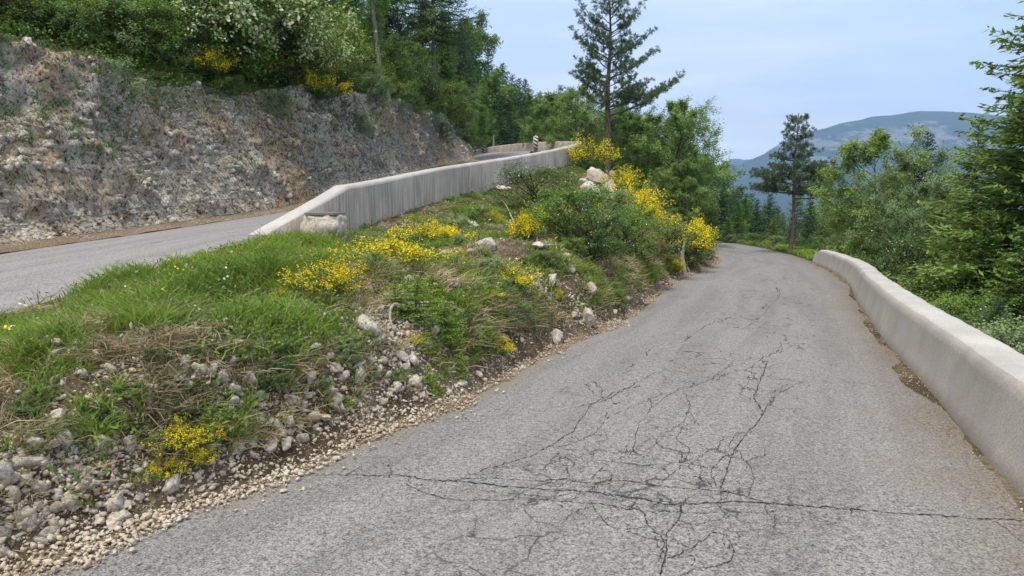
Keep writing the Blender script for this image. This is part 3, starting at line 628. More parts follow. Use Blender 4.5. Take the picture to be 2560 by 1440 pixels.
# ------------------------------------------------------------------ plants
def cards(c, d, n, L, W, a=None):
    """leaf-sized diamonds: centre, long axis, face normal, length, width"""
    d = nrm(d); s = nrm(np.cross(d, n)); L = np.asarray(L).reshape(-1, 1)*np.ones((len(c), 1)); W = np.asarray(W).reshape(-1, 1)*np.ones((len(c), 1))
    V = np.stack([c-d*L*.5, c+s*W*.5+d*L*.06, c+d*L*.5, c-s*W*.5+d*L*.06], 1).reshape(-1, 3)
    F_ = np.arange(len(c)*4).reshape(-1, 4); return V, F_, (np.full(len(c)*4, .5) if a is None else np.repeat(np.clip(a, 0, 1), 4))
UP = np.array([0, 0, 1.])
def fir(name, seed, H, Rb, step=.23, nb=7, base=.04, card=(.145, .050), mat='fir', dens=1., bare=0., lean=0., power=.85, tuft=.42):
    r = np.random.RandomState(seed); root = empty(name); root['category'] = 'tree'
    zz = np.linspace(0, H, 14); cx = lean*zz/H*1.0+.04*H*.3*np.sin(zz/H*3+seed); cy = .03*H*.3*np.cos(zz/H*4+seed); tc_ = np.stack([cx-cx[0], cy-cy[0], zz], -1)
    tb = MB(); tb.add(*tube(np.vstack([[0, 0, -.6], tc_]), .013*H+.03, 8, .008)); LB = MB()
    C = []; D = []; Nn = []; LL = []; A = []
    z = base*H
    while z < H*.985:
        fr = z/H; px_ = np.interp(z, zz, tc_[:, 0]); py_ = np.interp(z, zz, tc_[:, 1])
        nbr = nb if fr < .85 else max(3, nb-2); a0 = r.rand()*6.28
        for b in range(nbr):
            L = (Rb*(1-fr)**power+.12)*r.uniform(.55, 1.12)*(min(1, .55+fr*3.5))
            if fr < bare: L *= r.uniform(.2, .6)
            az = a0+b*6.283/nbr+r.uniform(-.35, .35); rad = np.array([math.cos(az), math.sin(az), 0]); sid = np.array([-rad[1], rad[0], 0])
            ris = .55*fr**2-.28+r.uniform(-.08, .08); o = np.array([px_, py_, z+r.uniform(-.1, .1)])
            tt = np.linspace(0, 1, 6); bp = o+rad*(L*tt)[:, None]+UP*(L*(ris*tt+.22*tt**2))[:, None]
            LB.add(*tube(bp, .006+.010*L, 4, .003))
            n = max(3, int(L/.085*dens)); ti = np.repeat(np.linspace(.12, 1, n), 2); sg = np.tile([1, -1], n)
            tl = (tuft*L*(1.02-ti)**.7+.07)*r.uniform(.6, 1.15, len(ti)); tl = np.minimum(tl, .5)
            st = o+rad*(L*ti)[:, None]+UP*(L*(ris*ti+.22*ti**2))[:, None]
            td = nrm(rad*.62+sid*(sg*.8)[:, None]+r.normal(size=(len(ti), 3))*.12+UP*-.08)
            m = np.maximum(2, (tl/(card[0]*.5)).astype(int)); idx = np.repeat(np.arange(len(ti)), m); fr2 = (np.concatenate([np.arange(q) for q in m])+.6)/m[idx]
            c = st[idx]+td[idx]*(tl[idx]*fr2)[:, None]+UP*(-.10*tl[idx]*fr2**2)[:, None]+r.normal(size=(len(idx), 3))*.018
            C.append(c); D.append(td[idx]+r.normal(size=c.shape)*.38); Nn.append(UP+r.normal(size=c.shape)*.45); LL.append(card[0]*r.uniform(.7, 1.25, len(c)))
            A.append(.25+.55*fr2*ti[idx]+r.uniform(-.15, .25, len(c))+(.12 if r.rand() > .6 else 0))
        z += step*(1.15-.6*fr)*r.uniform(.8, 1.2)
    C = np.concatenate(C); V, F_, a = cards(C, np.concatenate(D), np.concatenate(Nn), np.concatenate(LL), card[1], np.concatenate(A))
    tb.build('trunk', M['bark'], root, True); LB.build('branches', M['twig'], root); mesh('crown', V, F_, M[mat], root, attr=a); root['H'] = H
    return root
def branchy(name, seed, H, Rc, leaf=.065, mat='leaf', n1=16, n2=7, n3=5, nl=12, base=.2, trunk=None, asc=.6, bark='bark', cat='tree', rtop=.55, flower=None, spread=1.):
    r = np.random.RandomState(seed); root = empty(name); root['category'] = cat; tb = MB(); LB = MB(); C = []
    stems = trunk or 1; starts = []
    for s in range(stems):
        a = r.rand()*6.28; ln_ = r.uniform(.05, .3)*(stems > 1); zz = np.linspace(-.4, H*.93, 9)
        c = np.stack([math.cos(a)*ln_*Rc*np.maximum(zz, 0)/H*1.5+.03*H*np.sin(zz/H*4+seed+s)*(zz > 0), math.sin(a)*ln_*Rc*np.maximum(zz, 0)/H*1.5+.02*H*np.cos(zz/H*5+s)*(zz > 0), zz], -1)
        tb.add(*tube(c, (.014*H+.02)/stems**.5, 7, .006)); starts.append((zz, c))
    for i in range(n1*stems):
        zz, c = starts[i % stems]; fr = base+(1-base)*((i//stems+.5)/n1); z = fr*H*.92; o = np.array([np.interp(z, zz, c[:, k]) for k in range(3)])
        prof = np.sin(np.pi*min(1, (fr-base)/(1-base)*(1-rtop*.5)+.22))**.8
        L = Rc*prof*r.uniform(.65, 1.15)+.1; az = i*2.4+r.uniform(-.5, .5)
        d = nrm(np.array([math.cos(az), math.sin(az), asc*r.uniform(.5, 1.4)*(.5+fr)])); tt = np.linspace(0, 1, 5)
        bend = UP*(.15*L); bp = o+d*(L*tt)[:, None]+bend*(tt**2)[:, None]; LB.add(*tube(bp, .006+.012*L, 5, .004))
        for j in range(n2):
            t2 = .3+.7*(j+.7)/n2; o2 = o+d*L*t2+bend*t2**2; d2 = nrm(d+r.normal(size=3)*.75*spread); L2 = L*.42*r.uniform(.5, 1.1)*(1.25-.5*t2)+.08
            LB.add(*tube(np.stack([o2, o2+d2*L2*.5, o2+d2*L2+UP*L2*.08]), .004+.005*L2, 3, .002))
            for q in range(n3):
                t3 = .25+.75*(q+.8)/n3; o3 = o2+d2*L2*t3; d3 = nrm(d2+r.normal(size=3)*.8); L3 = L2*.45*r.uniform(.6, 1.2)+.05
                C.append(o3+d3*(L3*r.rand(nl, 1))+r.normal(size=(nl, 3))*leaf*.9)
    C = np.concatenate(C); n = len(C); ce = np.array([0, 0, H*.55]); outw = nrm(C-ce)
    nn = nrm(outw*.35+UP*.75+r.normal(size=(n, 3))*.45); dd_ = r.normal(size=(n, 3)); dd_ -= nn*(dd_*nn).sum(1, keepdims=True)
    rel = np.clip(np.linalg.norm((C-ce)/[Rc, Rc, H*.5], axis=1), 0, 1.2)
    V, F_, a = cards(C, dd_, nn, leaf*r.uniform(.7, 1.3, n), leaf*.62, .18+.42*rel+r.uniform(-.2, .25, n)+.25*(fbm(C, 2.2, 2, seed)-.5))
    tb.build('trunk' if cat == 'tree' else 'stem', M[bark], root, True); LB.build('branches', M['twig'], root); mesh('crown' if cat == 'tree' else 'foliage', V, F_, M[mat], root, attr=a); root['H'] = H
    if flower:
        k = (C[:, 2] > H*.35) & (r.rand(n) < flower[1]*np.clip(fbm(C, 3., 2, seed+3)*3-1., 0, 1)); fc = C[k]+outw[k]*leaf*.6
        V, F_, a = cards(fc, r.normal(size=fc.shape), outw[k]+UP*.4+r.normal(size=fc.shape)*.4, flower[2], flower[2]*.8, r.rand(len(fc))); mesh('blossom', V, F_, M[flower[0]], root, attr=a)
    return root
def pine(name, seed, H, limbs, tuftL=.20, base=.3, rad=.02, per=13, lean=0., dead=()):
    """limbs: (height, azimuth, length, rise) ; needles grow in tufts along upswept shoots"""
    r = np.random.RandomState(seed); root = empty(name); root['category'] = 'tree'; tb = MB(); LB = MB(); C = []; D = []
    zz = np.linspace(-.5, H, 16); c = np.stack([lean*np.maximum(zz, 0)/H+.06*np.sin(zz*1.1), .05*np.cos(zz*.9), zz], -1); tb.add(*tube(c, rad*H, 9, .02))
    def tufts(pts, dirs):
        n = len(pts); q = np.repeat(np.arange(n), per); dv = nrm(dirs[q]*.9+r.normal(size=(n*per, 3))*.75+UP*.15)
        C.append(pts[q]+dv*tuftL*.5+r.normal(size=(n*per, 3))*.02); D.append(dv)
    for h, az, L, rise in limbs:
        o = np.array([np.interp(h, zz, c[:, k]) for k in range(3)]); rd = np.array([math.cos(az), math.sin(az), 0]); sid = np.array([-rd[1], rd[0], 0]); tt = np.linspace(0, 1, 7)
        f = lambda t: o+rd*(L*t)[:, None]+UP*(L*(rise*t*.4+rise*.6*t**2))[:, None]+sid*(.08*L*np.sin(t*5+h*3))[:, None]
        LB.add(*tube(f(tt), .012+.016*L, 6, .008)); n2 = max(3, int(L/.17))
        for j in range(n2):
            t2 = np.array([.22+.78*(j+.8)/n2]); o2 = f(t2)[0]; s = 1 if j % 2 else -1; d2 = nrm(rd*.75+sid*s*r.uniform(.4, 1.)+UP*r.uniform(.0, .7)); L2 = (.38*L*(1.15-t2[0])+.18)*r.uniform(.6, 1.15)
            LB.add(*tube(np.stack([o2, o2+d2*L2*.55, o2+d2*L2+UP*L2*.18]), .006+.008*L2, 4, .004)); k = max(2, int(L2/.10)); t3 = np.linspace(.3, 1, k)
            pp = o2+d2*(L2*t3)[:, None]+UP*(L2*.18*t3**2)[:, None]+r.normal(size=(k, 3))*.07; tufts(pp, np.tile(nrm(d2+UP*.5), (k, 1))+r.normal(size=(k, 3))*.3)
    for h, az, L, rise in dead:
        o = np.array([np.interp(h, zz, c[:, k]) for k in range(3)]); rd = np.array([math.cos(az), math.sin(az), 0]); tt = np.linspace(0, 1, 6); LB.add(*tube(o+rd*(L*tt)[:, None]+UP*(L*(rise*tt+.08*np.sin(tt*6)))[:, None], .02+.01*L, 5, .006))
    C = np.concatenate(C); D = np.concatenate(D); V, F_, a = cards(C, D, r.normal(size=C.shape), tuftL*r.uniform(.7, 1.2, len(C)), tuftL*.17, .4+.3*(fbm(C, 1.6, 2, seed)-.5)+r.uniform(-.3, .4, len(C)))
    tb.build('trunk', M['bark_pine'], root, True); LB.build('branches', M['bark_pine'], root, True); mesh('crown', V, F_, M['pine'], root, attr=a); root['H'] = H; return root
def broom(name, seed, H=1., Rr=.9, nst=80, fl=1250, lf=4200):
    r = np.random.RandomState(seed); root = empty(name); root['category'] = 'shrub'; LB = MB(); C = []; T = []
    for i in range(nst):
        az = r.rand()*6.28; sp = r.rand()**.6; d = np.array([math.cos(az)*sp*Rr, math.sin(az)*sp*Rr, 0]); h = H*r.uniform(.55, 1.)*(1-.45*sp**2)
        lump = .8+.4*vnoise(np.array([[d[0]*3+seed, d[1]*3, 0]]), seed)[0]; h *= lump
        t = np.linspace(0, 1, 5); bp = d*(t**.8)[:, None]+UP*(h*t)[:, None]*1.+r.normal(size=(5, 3))*.02; LB.add(*tube(bp, .006, 3, .002))
        n = 60; tt = r.uniform(.2, 1., n); C.append(np.stack([np.interp(tt, t, bp[:, k]) for k in range(3)], -1)+r.normal(size=(n, 3))*.05*H); T.append(tt)
    C = np.concatenate(C); T = np.concatenate(T); r.shuffle
    idx = r.permutation(len(C)); g_ = idx[:lf]; V, F_, a = cards(C[g_], r.normal(size=(len(g_), 3))+UP*.8, r.normal(size=(len(g_), 3)), .055, .017, r.uniform(.1, .8, len(g_)))
    LB.build('stem', M['shrub_dark'], root); mesh('foliage', V, F_, M['shrub'], root, attr=a)
    pt = np.clip((T-.4)*2.6, 0, 1)*np.clip(fbm(C+seed, 3.2, 2, seed)*5-1.8, 0, 1); k = np.where(r.rand(len(C)) < pt)[0][:fl]; fc = np.repeat(C[k], 2, 0)+r.normal(size=(len(k)*2, 3))*.022+UP*.02
    V, F_, a = cards(fc, r.normal(size=fc.shape), UP*.6+r.normal(size=fc.shape), .034, .030, r.rand(len(fc))); mesh('flowers', V, F_, M['yellow'], root, attr=a); root['H'] = H; return root

USED = set()
def place(proto, x, y, scale, label, group=None, rot=None, zs=1., z=None, cat=None):
    if proto.name in USED: o = dup(proto)
    else: o = proto; USED.add(proto.name)
    o.location = (x, y, (zat(x, y) if z is None else z)); o.scale = (scale, scale, scale*zs); o.rotation_euler = (0, 0, random.uniform(0, 6.28) if rot is None else rot)
    o['label'] = label
    if cat: o['category'] = cat
    if group: o['group'] = group
    return o
CPX = None
def crest_d(px):
    c = spline(CE, 400); a, b, f = proj(c); k = (c[:, 1] > 5) & (f < 47); i = np.argsort(a[k]); return float(np.interp(px, a[k][i], f[k][i]))
def put_top(proto, px, depth, ytop, label, group=None, rot=None, wide=1., dz=0.):
    """stand a tree at a distance so that its tip reaches the height it has"""
    x = (px-1280)/F*depth; y = depth; z0 = zat(x, y)+dz; zt = P(px, ytop, depth)[2]; h = max(.5, zt-z0); H = proto['H']
    o = place(proto, x, y, h/H*wide, label, group, rot, 1/wide, z=z0-.05); return o

# ---- prototypes
firs = [fir('fir_tree', 1, 8, 2.3), fir('fir_tree', 2, 9, 2.3, step=.27, mat='fir'), fir('fir_tree', 3, 8, 2.0, mat='fir_dark')]
firs_far = [fir('fir_tree', 21, 10, 2.9, step=.38, nb=7, card=(.24, .085), mat='fir_dark', dens=.7), fir('fir_tree', 22, 10, 3.1, step=.38, nb=7, card=(.24, .085), mat='fir', dens=.7), fir('fir_tree', 23, 11, 2.4, step=.42, nb=7, card=(.24, .08), mat='fir_dark', dens=.7, bare=.25, power=.6)]
decs = [branchy('broadleaf_tree', 4, 7, 2.4, .095, 'leaf', 24, 9, 6, 26, base=.12), branchy('broadleaf_tree', 5, 6.5, 2.1, .085, 'leaf_pale', 14, 9, 6, 22, trunk=2, base=.12), branchy('broadleaf_tree', 6, 8, 2.7, .11, 'leaf', 24, 9, 6, 26, base=.18)]
decs_far = [branchy('broadleaf_tree', 14, 8, 3.2, .2, 'leaf', 20, 8, 5, 18, base=.1), branchy('broadleaf_tree', 15, 8, 3., .2, 'shrub', 20, 8, 5, 18, base=.1)]
shr = [branchy('shrub', 31, 1.2, .9, .05, 'shrub', 9, 6, 4, 12, base=.05, trunk=3, cat='shrub', bark='twig'), branchy('shrub', 32, 1.2, 1.0, .042, 'shrub_dark', 9, 6, 4, 14, base=.05, trunk=3, cat='shrub', bark='twig', flower=('white', .05, .035)),
       branchy('shrub', 33, 1.2, .8, .055, 'leaf_pale', 9, 6, 4, 12, base=.05, trunk=3, cat='shrub', bark='twig'), branchy('shrub', 34, 1.2, 1., .05, 'brown_leaf', 8, 6, 4, 10, base=.05, trunk=3, cat='shrub', bark='twig'),
       branchy('shrub', 35, 1.2, 1.1, .06, 'shrub', 9, 6, 4, 12, base=.05, trunk=3, cat='shrub', bark='twig', flower=('tan_blossom', .9, .055))]
brm = [broom('broom_shrub', 41), broom('broom_shrub', 42, 1.1, .7), broom('broom_shrub', 43, .9, 1.1, 90, 2200)]

# ---- the two pines
lim = []
rp = np.random.RandomState(77)
for h in np.arange(3.6, 9.9, .27):
    fr = (h-3.6)/6.3
    for q in range(3):
        az = rp.rand()*6.28; L = (1.75-1.25*fr)*rp.uniform(.6, 1.15); lim.append((h+rp.uniform(-.1, .1), az, L, rp.uniform(.35, .8)+.35*fr))
lim += [(3.25, .05, 3.9, .55), (3.7, -.25, 2.5, .30), (4.1, .2, 2.2, .45), (5.2, 0, 2.4, .62), (6.4, .1, 2.2, .55), (7.5, -.1, 1.6, 1.0), (6.2, 3.1, 1.9, .8), (7.0, 3.2, 1.75, .9), (7.6, 2.9, 1.6, 1.0), (4.8, 3.3, 1.6, .6)]
tp_ = pine('pine_tree', 8, 10.2, lim, dead=[(2.3, .1, 2.2, .02), (2.7, 3.0, .8, .5), (3.0, 2.6, .7, .8), (2.9, .4, 1.5, .1), (3.2, 3.4, .9, .6)])
zb = zat((1515-1280)/F*41, 41)
put_top(tp_, 1515, 41, -28, 'tall lone pine with one long bare limb reaching right, behind the hairpin corner', rot=0.)
lim = []
for h, n, L, rs_ in [(3.3, 6, 1.7, .12), (3.9, 6, 1.9, .18), (4.5, 6, 1.55, .2), (5.1, 6, 1.15, .25), (5.6, 6, .9, .35), (6.1, 6, .75, .4), (6.6, 5, .55, .6), (7.0, 5, .38, .9)]:
    for q in range(n): lim.append((h+rp.uniform(-.12, .12), q*6.28/n+rp.rand(), L*rp.uniform(.7, 1.1), rs_))
lim += [(3.4, .1, 2.3, .25), (3.0, -.1, 2.3, .05), (3.9, 0., 2.5, .35), (4.0, .35, 2.4, .42), (3.3, 3.1, 2.3, .1), (3.8, 3.2, 2.2, .22), (4.2, 3., 1.9, .1)]
pp_ = pine('pine_tree', 9, 7.6, lim, .19, per=20, rad=.017)
put_top(pp_, 1978, 37, 285, 'lone pine with flat spreading tiers standing on the grass verge at the lower road bend', rot=0.)

# ---- right-hand trees below the lower wall
RT = [(2600,12.8,-240,0,'tall dense fir rising out of the frame at the far right edge',1.1),(2420,17,292,0,'pointed yellow-green fir with a slender tip, second from the right edge',1.05),(2290,30,322,2,'dark fir with a feathery flat top behind the pale broadleaf tree',1.),
      (2570,16.5,110,1,'tall fir between the frame edge and the pointed fir'  ,1.),(2480,17,330,1,'bushy fir between the right edge fir and the pointed fir',1.05),(2340,20,470,1,'fir with drooping green branches right of the pale broadleaf tree',1.1),(2560,9.5,560,0,'low bright fir close behind the right end of the wall',1.3),(2450,12.5,520,1,'broad bright green fir just below the parapet',1.3),
      (2340,15,640,0,'small fir peeping over the middle of the parapet',1.4),(2270,17,690,2,'squat dark fir behind the parapet curve',1.5),(2520,8.6,740,2,'low shadowy fir tucked under the nearest stretch of parapet',1.5),(2620,14,60,1,'fir leaning in from beyond the right frame edge',1.)]
for px, d, yt, v, lab, wd in RT: put_top(firs[v], px, d, yt, lab, 'firs below the lower parapet', wide=wd)
for px, d, yt, v, lab in [(2185,29,335,0,'tall airy broadleaf tree with two pale crowns behind the parapet bend'),(2240,25,375,1,'whitish-green broadleaf tree leaning on the taller one'),(2130,34,470,1,'small pale broadleaf tree left of the tall one'),(2225,25,560,0,'leafy broadleaf tree low behind the parapet bend'),(2290,21,450,1,'greyish broadleaf tree in front of the dark fir')]:
    put_top(decs[v], px, d, yt, lab, 'broadleaf trees below the parapet')
for i, (px, d, yt) in enumerate([(2150,29,620),(2220,21,665),(2300,15,730),(2390,11.5,760),(2460,9.8,810),(2540,8.2,860),(2185,26,610),(2350,15,700),(2590,7.5,850),(2430,13,700),(2280,19,620)]):
    x_ = (px-1280)/F*d; h_ = max(.5, P(px, yt, d)[2]-zat(x_, d)); gap = x_-np.interp(d, [r[1] for r in RE], [r[0] for r in RE])-.45
    put_top(shr[i % 3], px, d, yt, 'leafy green shrub growing in the row below the outer side of the lower parapet', 'shrubs below the lower parapet', wide=float(np.clip(gap/(1.25*h_/1.2), .25, 1.3)))

# ---- trees on the slope between hairpin and lower road
for i, (px, d, yt, k, lab, wd) in enumerate([(1675,40,262,2,'tall rounded broadleaf tree with a ragged top right of the lone pine',1.),(1600,44,300,0,'broadleaf tree just right of the pine trunk',1.),(1700,46,290,2,'broadleaf tree at the right shoulder of the wooded bank',1.),(1440,50,225,2,'broadleaf tree rising left of the pine behind the hairpin',1.),
      (1370,56,262,0,'broadleaf tree above the striped marker panel',1.1),(1465,43,305,1,'pale silvery shrubby tree behind the hairpin corner',1.),(1560,37,420,0,'bushy broadleaf sapling behind the broom',1.2),(1640,34,420,2,'leafy tree whose lower trunk shows above the broom',1.),(1560,52,280,2,'broadleaf tree hidden behind the lone pine',1.),(1710,38,400,0,'broadleaf tree at the edge of the bank above the road bend',1.)]):
    put_top(decs[k], px, d, yt, lab, 'broadleaf trees round the hairpin', wide=wd)
for i, (px, d, yt, v, lab) in enumerate([(1250,82,250,0,'fir standing behind the left marker panel'),(1410,70,300,1,'fir with bright tiers behind the hairpin wall'),(1310,72,300,1,'light green fir behind the hairpin wall'),(1640,46,330,1,'fir half hidden in the broadleaf trees'),(1720,50,330,0,'dark fir beside the rounded broadleaf tree'),(1530,60,300,1,'fir seen behind the lone pine trunk'),(1690,40,420,1,'fir standing just behind the right-hand row of broom'),(1745,44,500,1,'small fir where the wooded bank meets the lower road'),(1650,38,455,0,'fir rising behind the middle of the broom row'),(1590,50,330,2,'slim dark fir right of the lone pine'),(1745,52,395,2,'dark fir on the right edge of the wooded bank')]):
    put_top(firs_far[v], px, d, yt, lab, 'firs round the hairpin')

# ---- forest on the hill behind and the valley side (each tree its own object)
rf = np.random.RandomState(99); cnt = 0
SKY = lambda px: np.interp(px, [900,1180,1215,1260,1290,1345,1400,1470,1560,1700,1745,1760,1800,1850,1900,2000,2100,2300,2560], [60,125,150,180,170,205,230,250,260,300,370,395,435,470,480,485,490,430,400])
for row, (d, stp) in enumerate([(66,50),(78,42),(92,38),(108,34),(128,30),(150,28)]):
    px = 1120 if row else 1180
    while px < 2350:
        x = (px-1280)/F*d; y = d+rf.uniform(-4, 4); 
        top = SKY(px) + rf.uniform(-10, 45) + (5-row)*26*(px < 1760) + (5-row)*17*(px >= 1760)
        if px < 1180: top = rf.uniform(60, 150)
        okk = not (px < 1330 and d < 84) and not (1690 < px < 1830 and d < 70)
        if okk:
            v = rf.choice([0, 1, 2, 0, 1]) if px > 1180 else rf.choice([0, 2])
            zt = P(px, top, d)[2]; z0 = zat(x, y); h = np.clip(zt-z0, 4, 17)
            pr_ = firs_far[v] if rf.rand() > .14 else decs_far[rf.randint(2)]
            place(pr_, x, y, h/pr_['H']*rf.uniform(.95, 1.1), ('fir' if pr_ in firs_far else 'broadleaf tree')+(' in the dense forest on the hill behind the hairpin' if px < 1760 else ' in the dense forest beyond the lower road bend'), 'forest trees '+('behind the hairpin' if px < 1760 else 'beyond the road bend')+(' fir' if pr_ in firs_far else ' broadleaf'), z=max(z0, zt-h)-.1 if zt-z0 > 17 else z0-.1); cnt += 1
        px += stp*rf.uniform(.6, 1.15)
for i, (px, d, yt, v, lab) in enumerate([(1770,50,470,1,'fir beside the road end, left of the others'),(1800,56,450,0,'dark fir behind the left end of the lower road'),(1840,52,500,1,'short bright fir at the far edge of the lower road'),(1885,56,495,0,'fir directly left of the flat-topped pine'),(1930,50,540,1,'small light green fir left of the pine trunk'),(2020,48,500,0,'dark fir right of the pine trunk'),
      (1915,60,480,0,'narrow fir behind the flat-topped pine'),(2060,44,510,1,'fir behind the far end of the parapet'),(1820,47,540,1,'low bushy fir where the lower road disappears'),(1760,58,430,0,'fir on the slope left of the road end'),(1860,75,480,1,'distant fir over the road bend')]):
    put_top(firs_far[v], px, d, yt, lab, 'firs at the lower road bend', wide=1.15)
for i, (px, d, yt) in enumerate([(1780,47,590),(1830,46.5,595),(1900,44,600),(1880,46,585),(1940,42,605),(2010,44,600),(2075,40,600),(2110,36,600),(1750,49,585)]):
    put_top(shr[(i*2) % 3], px, d, yt, 'low green bush on the grassy verge beyond the lower road bend', 'bushes at the lower road bend', wide=1.3)
dead_tree = pine('dead_trunk', 3, 3.2, [(2.8, 0, .3, .5)], per=1, rad=.03) if False else None
# broken reddish snag behind the hairpin wall
rt = empty('dead_tree'); mb = MB(); mb.add(*tube(np.array([[0,0,-1],[.03,0,0],[.0,0,.8],[.08,0,1.6],[.05,0,2.0],[.12,0,2.35]]), .17, 8, .05)); mb.build('trunk', M['dead'], rt, True); mb = MB(); mb.add(*tube(np.array([[.05,0,1.5],[.12,0,1.7],[.16,0,1.9]]), .05, 6, .015)); mb.build('branch_stub', M['dead'], rt, True)
xx = (1233-1280)/F*70; rt.location = (xx, 70, P(1233, 386, 70)[2]-.6); rt.scale = (1, 1, 1.05); tag(rt, 'short broken reddish dead trunk behind the hairpin wall left of centre', 'dead tree')

# ---- vegetation above the cutting
TOPS = [(-60,17.5),(60,17),(170,18),(280,19),(390,21),(480,22.5),(560,24),(650,25.5),(740,27),(820,29.5),(900,32),(960,34),(1020,38),(1070,42),(1100,47)]
names_s = ['green', 'dark green', 'pale green', 'rust-tinged', 'cream-flowered']
cy = lambda px: np.interp(px, [0,200,400,600,830,1000,1100,1165], [112,150,198,217,240,250,290,330])
for row in range(4):
    for i, px in enumerate(np.arange(-60, 1130, 50-5*row)):
        d0 = crest_d(px)+.45+row*1.35; x = (px+rf.uniform(-20, 20)-1280)/F*d0; hgt = rf.uniform(.55, 1.35)*(1+.3*row)
        v = rf.choice([0, 1, 2, 0, 0]) if not (px < 330 and row < 2) else rf.choice([3, 0, 0, 2])
        place(shr[v], x, d0, hgt/1.2, names_s[v]+' leafy shrub in the thicket crowning the rock cutting', 'shrubs on top of the cutting, '+names_s[v], zs=.85)
for px, d, sc, lab in [(640,24.5,2.6,'large cream-flowering shrub above the middle of the cutting'),(730,26.5,2.1,'second cream-flowering bush, right of the largest one'),(560,24,1.7,'small cream-flowering bush left of the largest one')]:
    d = crest_d(px)+1.6; place(shr[4], (px-1280)/F*d, d, sc, lab, 'cream-flowering shrubs')
for px, d, yt, lab in [(670,22.0,165,'yellow broom in bloom on the cutting edge below the cream-flowering shrub'),(770,24.3,172,'yellow broom on the cutting edge, second from the left cluster'),(435,21,110,'broom in bloom high up behind the cutting edge at left'),(870,27.5,175,'sparse yellow broom near the grey tree trunk'),(520,21,160,'thin strand of yellow broom on the cutting edge'),(800,24.5,215,'lowest yellow broom hanging on the cutting edge')]:
    h, nn = hit(px, yt+42)
    f = proj(h)[2][0]; hm = 72/F*f; b_ = brm[px % 2]; tc2 = np.array([-h[0], -h[1]])/np.hypot(h[0], h[1])*.45; h = h+np.array([tc2[0], tc2[1], .1]); place(b_, h[0], h[1], hm/b_['H']*1.25, lab, 'broom on top of the cutting', zs=.8, z=h[2]-.05)
LT = [(40,25,-160,'d0'),(200,27,-200,'f1'),(-80,22,-120,'d1'),(330,24,-60,'d1'),(300,31,-260,'d2'),(450,27,-150,'d0'),(560,30,-200,'d2'),(640,33,-230,'f0'),(720,31,-120,'d0'),(790,33,-200,'f2'),(860,34,-190,'d0'),(900,42,-150,'f1'),(980,40,-120,'f2'),(130,34,-300,'f2'),(420,36,-300,'f1'),(520,40,-260,'f2'),(700,42,-260,'f1'),(820,44,-220,'f0'),
      (1110,56,60,'f0'),(1150,66,70,'f2'),(1060,54,20,'f1'),(1140,52,225,'d1'),(1190,60,262,'d0'),(1160,56,200,'f1'),(1210,72,205,'f1'),(1000,48,-60,'d2'),(930,38,60,'d0'),(1040,44,120,'d0'),(760,29,60,'d1'),(600,27.5,20,'d0'),(480,25,40,'d0'),(250,22,30,'d0'),(90,21,20,'d1'),(360,23,50,'f0'),(-20,19,10,'d2'),(150,20,-30,'d0'),(820,31,40,'f0'),(540,34,-60,'f0'),(680,30,-20,'d2'),(900,33,100,'f0')]
sw = {'d': ('airy broadleaf tree', 'silvery broadleaf tree', 'broad-crowned leafy tree'), 'f': ('green fir', 'tall green fir', 'dark fir')}
for px, d, yt, c in LT:
    if px < 1150 and d < 60: d = max(d, crest_d(px)+2.2)
    pr_ = decs[int(c[1])] if c[0] == 'd' else firs[int(c[1])]; nm = sw[c[0]][int(c[1])]; zone = 'left end' if px < 300 else 'middle' if px < 760 else 'right end'
    put_top(pr_, px, d, yt, f'{nm} in the wood above the {zone} of the cutting', f'{nm}s in the wood above the {zone} of the cutting')
# dark layered fir whose limbs reach over the sky, and the two bare grey trunks
big = fir('layered_fir_tree', 55, 9, 3.4, step=.34, nb=6, card=(.14, .042), mat='fir_dark', bare=.0, base=.42, power=.45, tuft=.4)
put_top(big, 1095, 47.5, -150, 'dark layered fir with long limbs fanning over the sky above the end of the cutting', rot=2.1)
tr = branchy('twisted_broadleaf_tree', 66, 9, 2.6, .08, 'leaf', 12, 7, 4, 18, base=.55); put_top(tr, 958, crest_d(958)+1.5, -260, 'thick knobbly grey trunk leaning up out of the thicket near the layered fir')
# leafy undergrowth covering the slope above the cutting
def cover(name, V, n, rg, mat, leaf, hgt, dens=None, off_=.0):
    p, nn, s = surf_samples(V, n, rg, dens); hh_ = hgt*(.35+fbm(p, .9, 3, 17)); p = p+nn*(rg.rand(n)**.8*hh_)[:, None]+rg.normal(size=p.shape)*.04
    V_, F_, a = cards(p, rg.normal(size=p.shape), UP+rg.normal(size=p.shape)*.6, leaf*rg.uniform(.7, 1.4, n), leaf*.6, .2+.5*fbm(p, 1.3, 3, 5)+rg.uniform(-.25, .25, n)); o = mesh(name, V_, F_, mat, attr=a); o['kind'] = 'stuff'; return o
rg = np.random.RandomState(15)
def d_hill(c): x, y, f = proj(c.reshape(-1, 3)); return (((x > -200) & (x < 1350)).astype(float)/np.maximum(f, 12)**1.2).reshape(c.shape[:-1])
cover('undergrowth', HV[:, :8], 110000, rg, M['shrub'], .085, .9, d_hill)

def d_down(c): q = c.reshape(-1, 3); return ((q[:, 1] > -3)/np.maximum(q[:, 1]+4, 6)**1.3).reshape(c.shape[:-1])
cover('downhill_undergrowth', RV[:, 2:8], 90000, rg, M['shrub'], .07, .7, d_down)
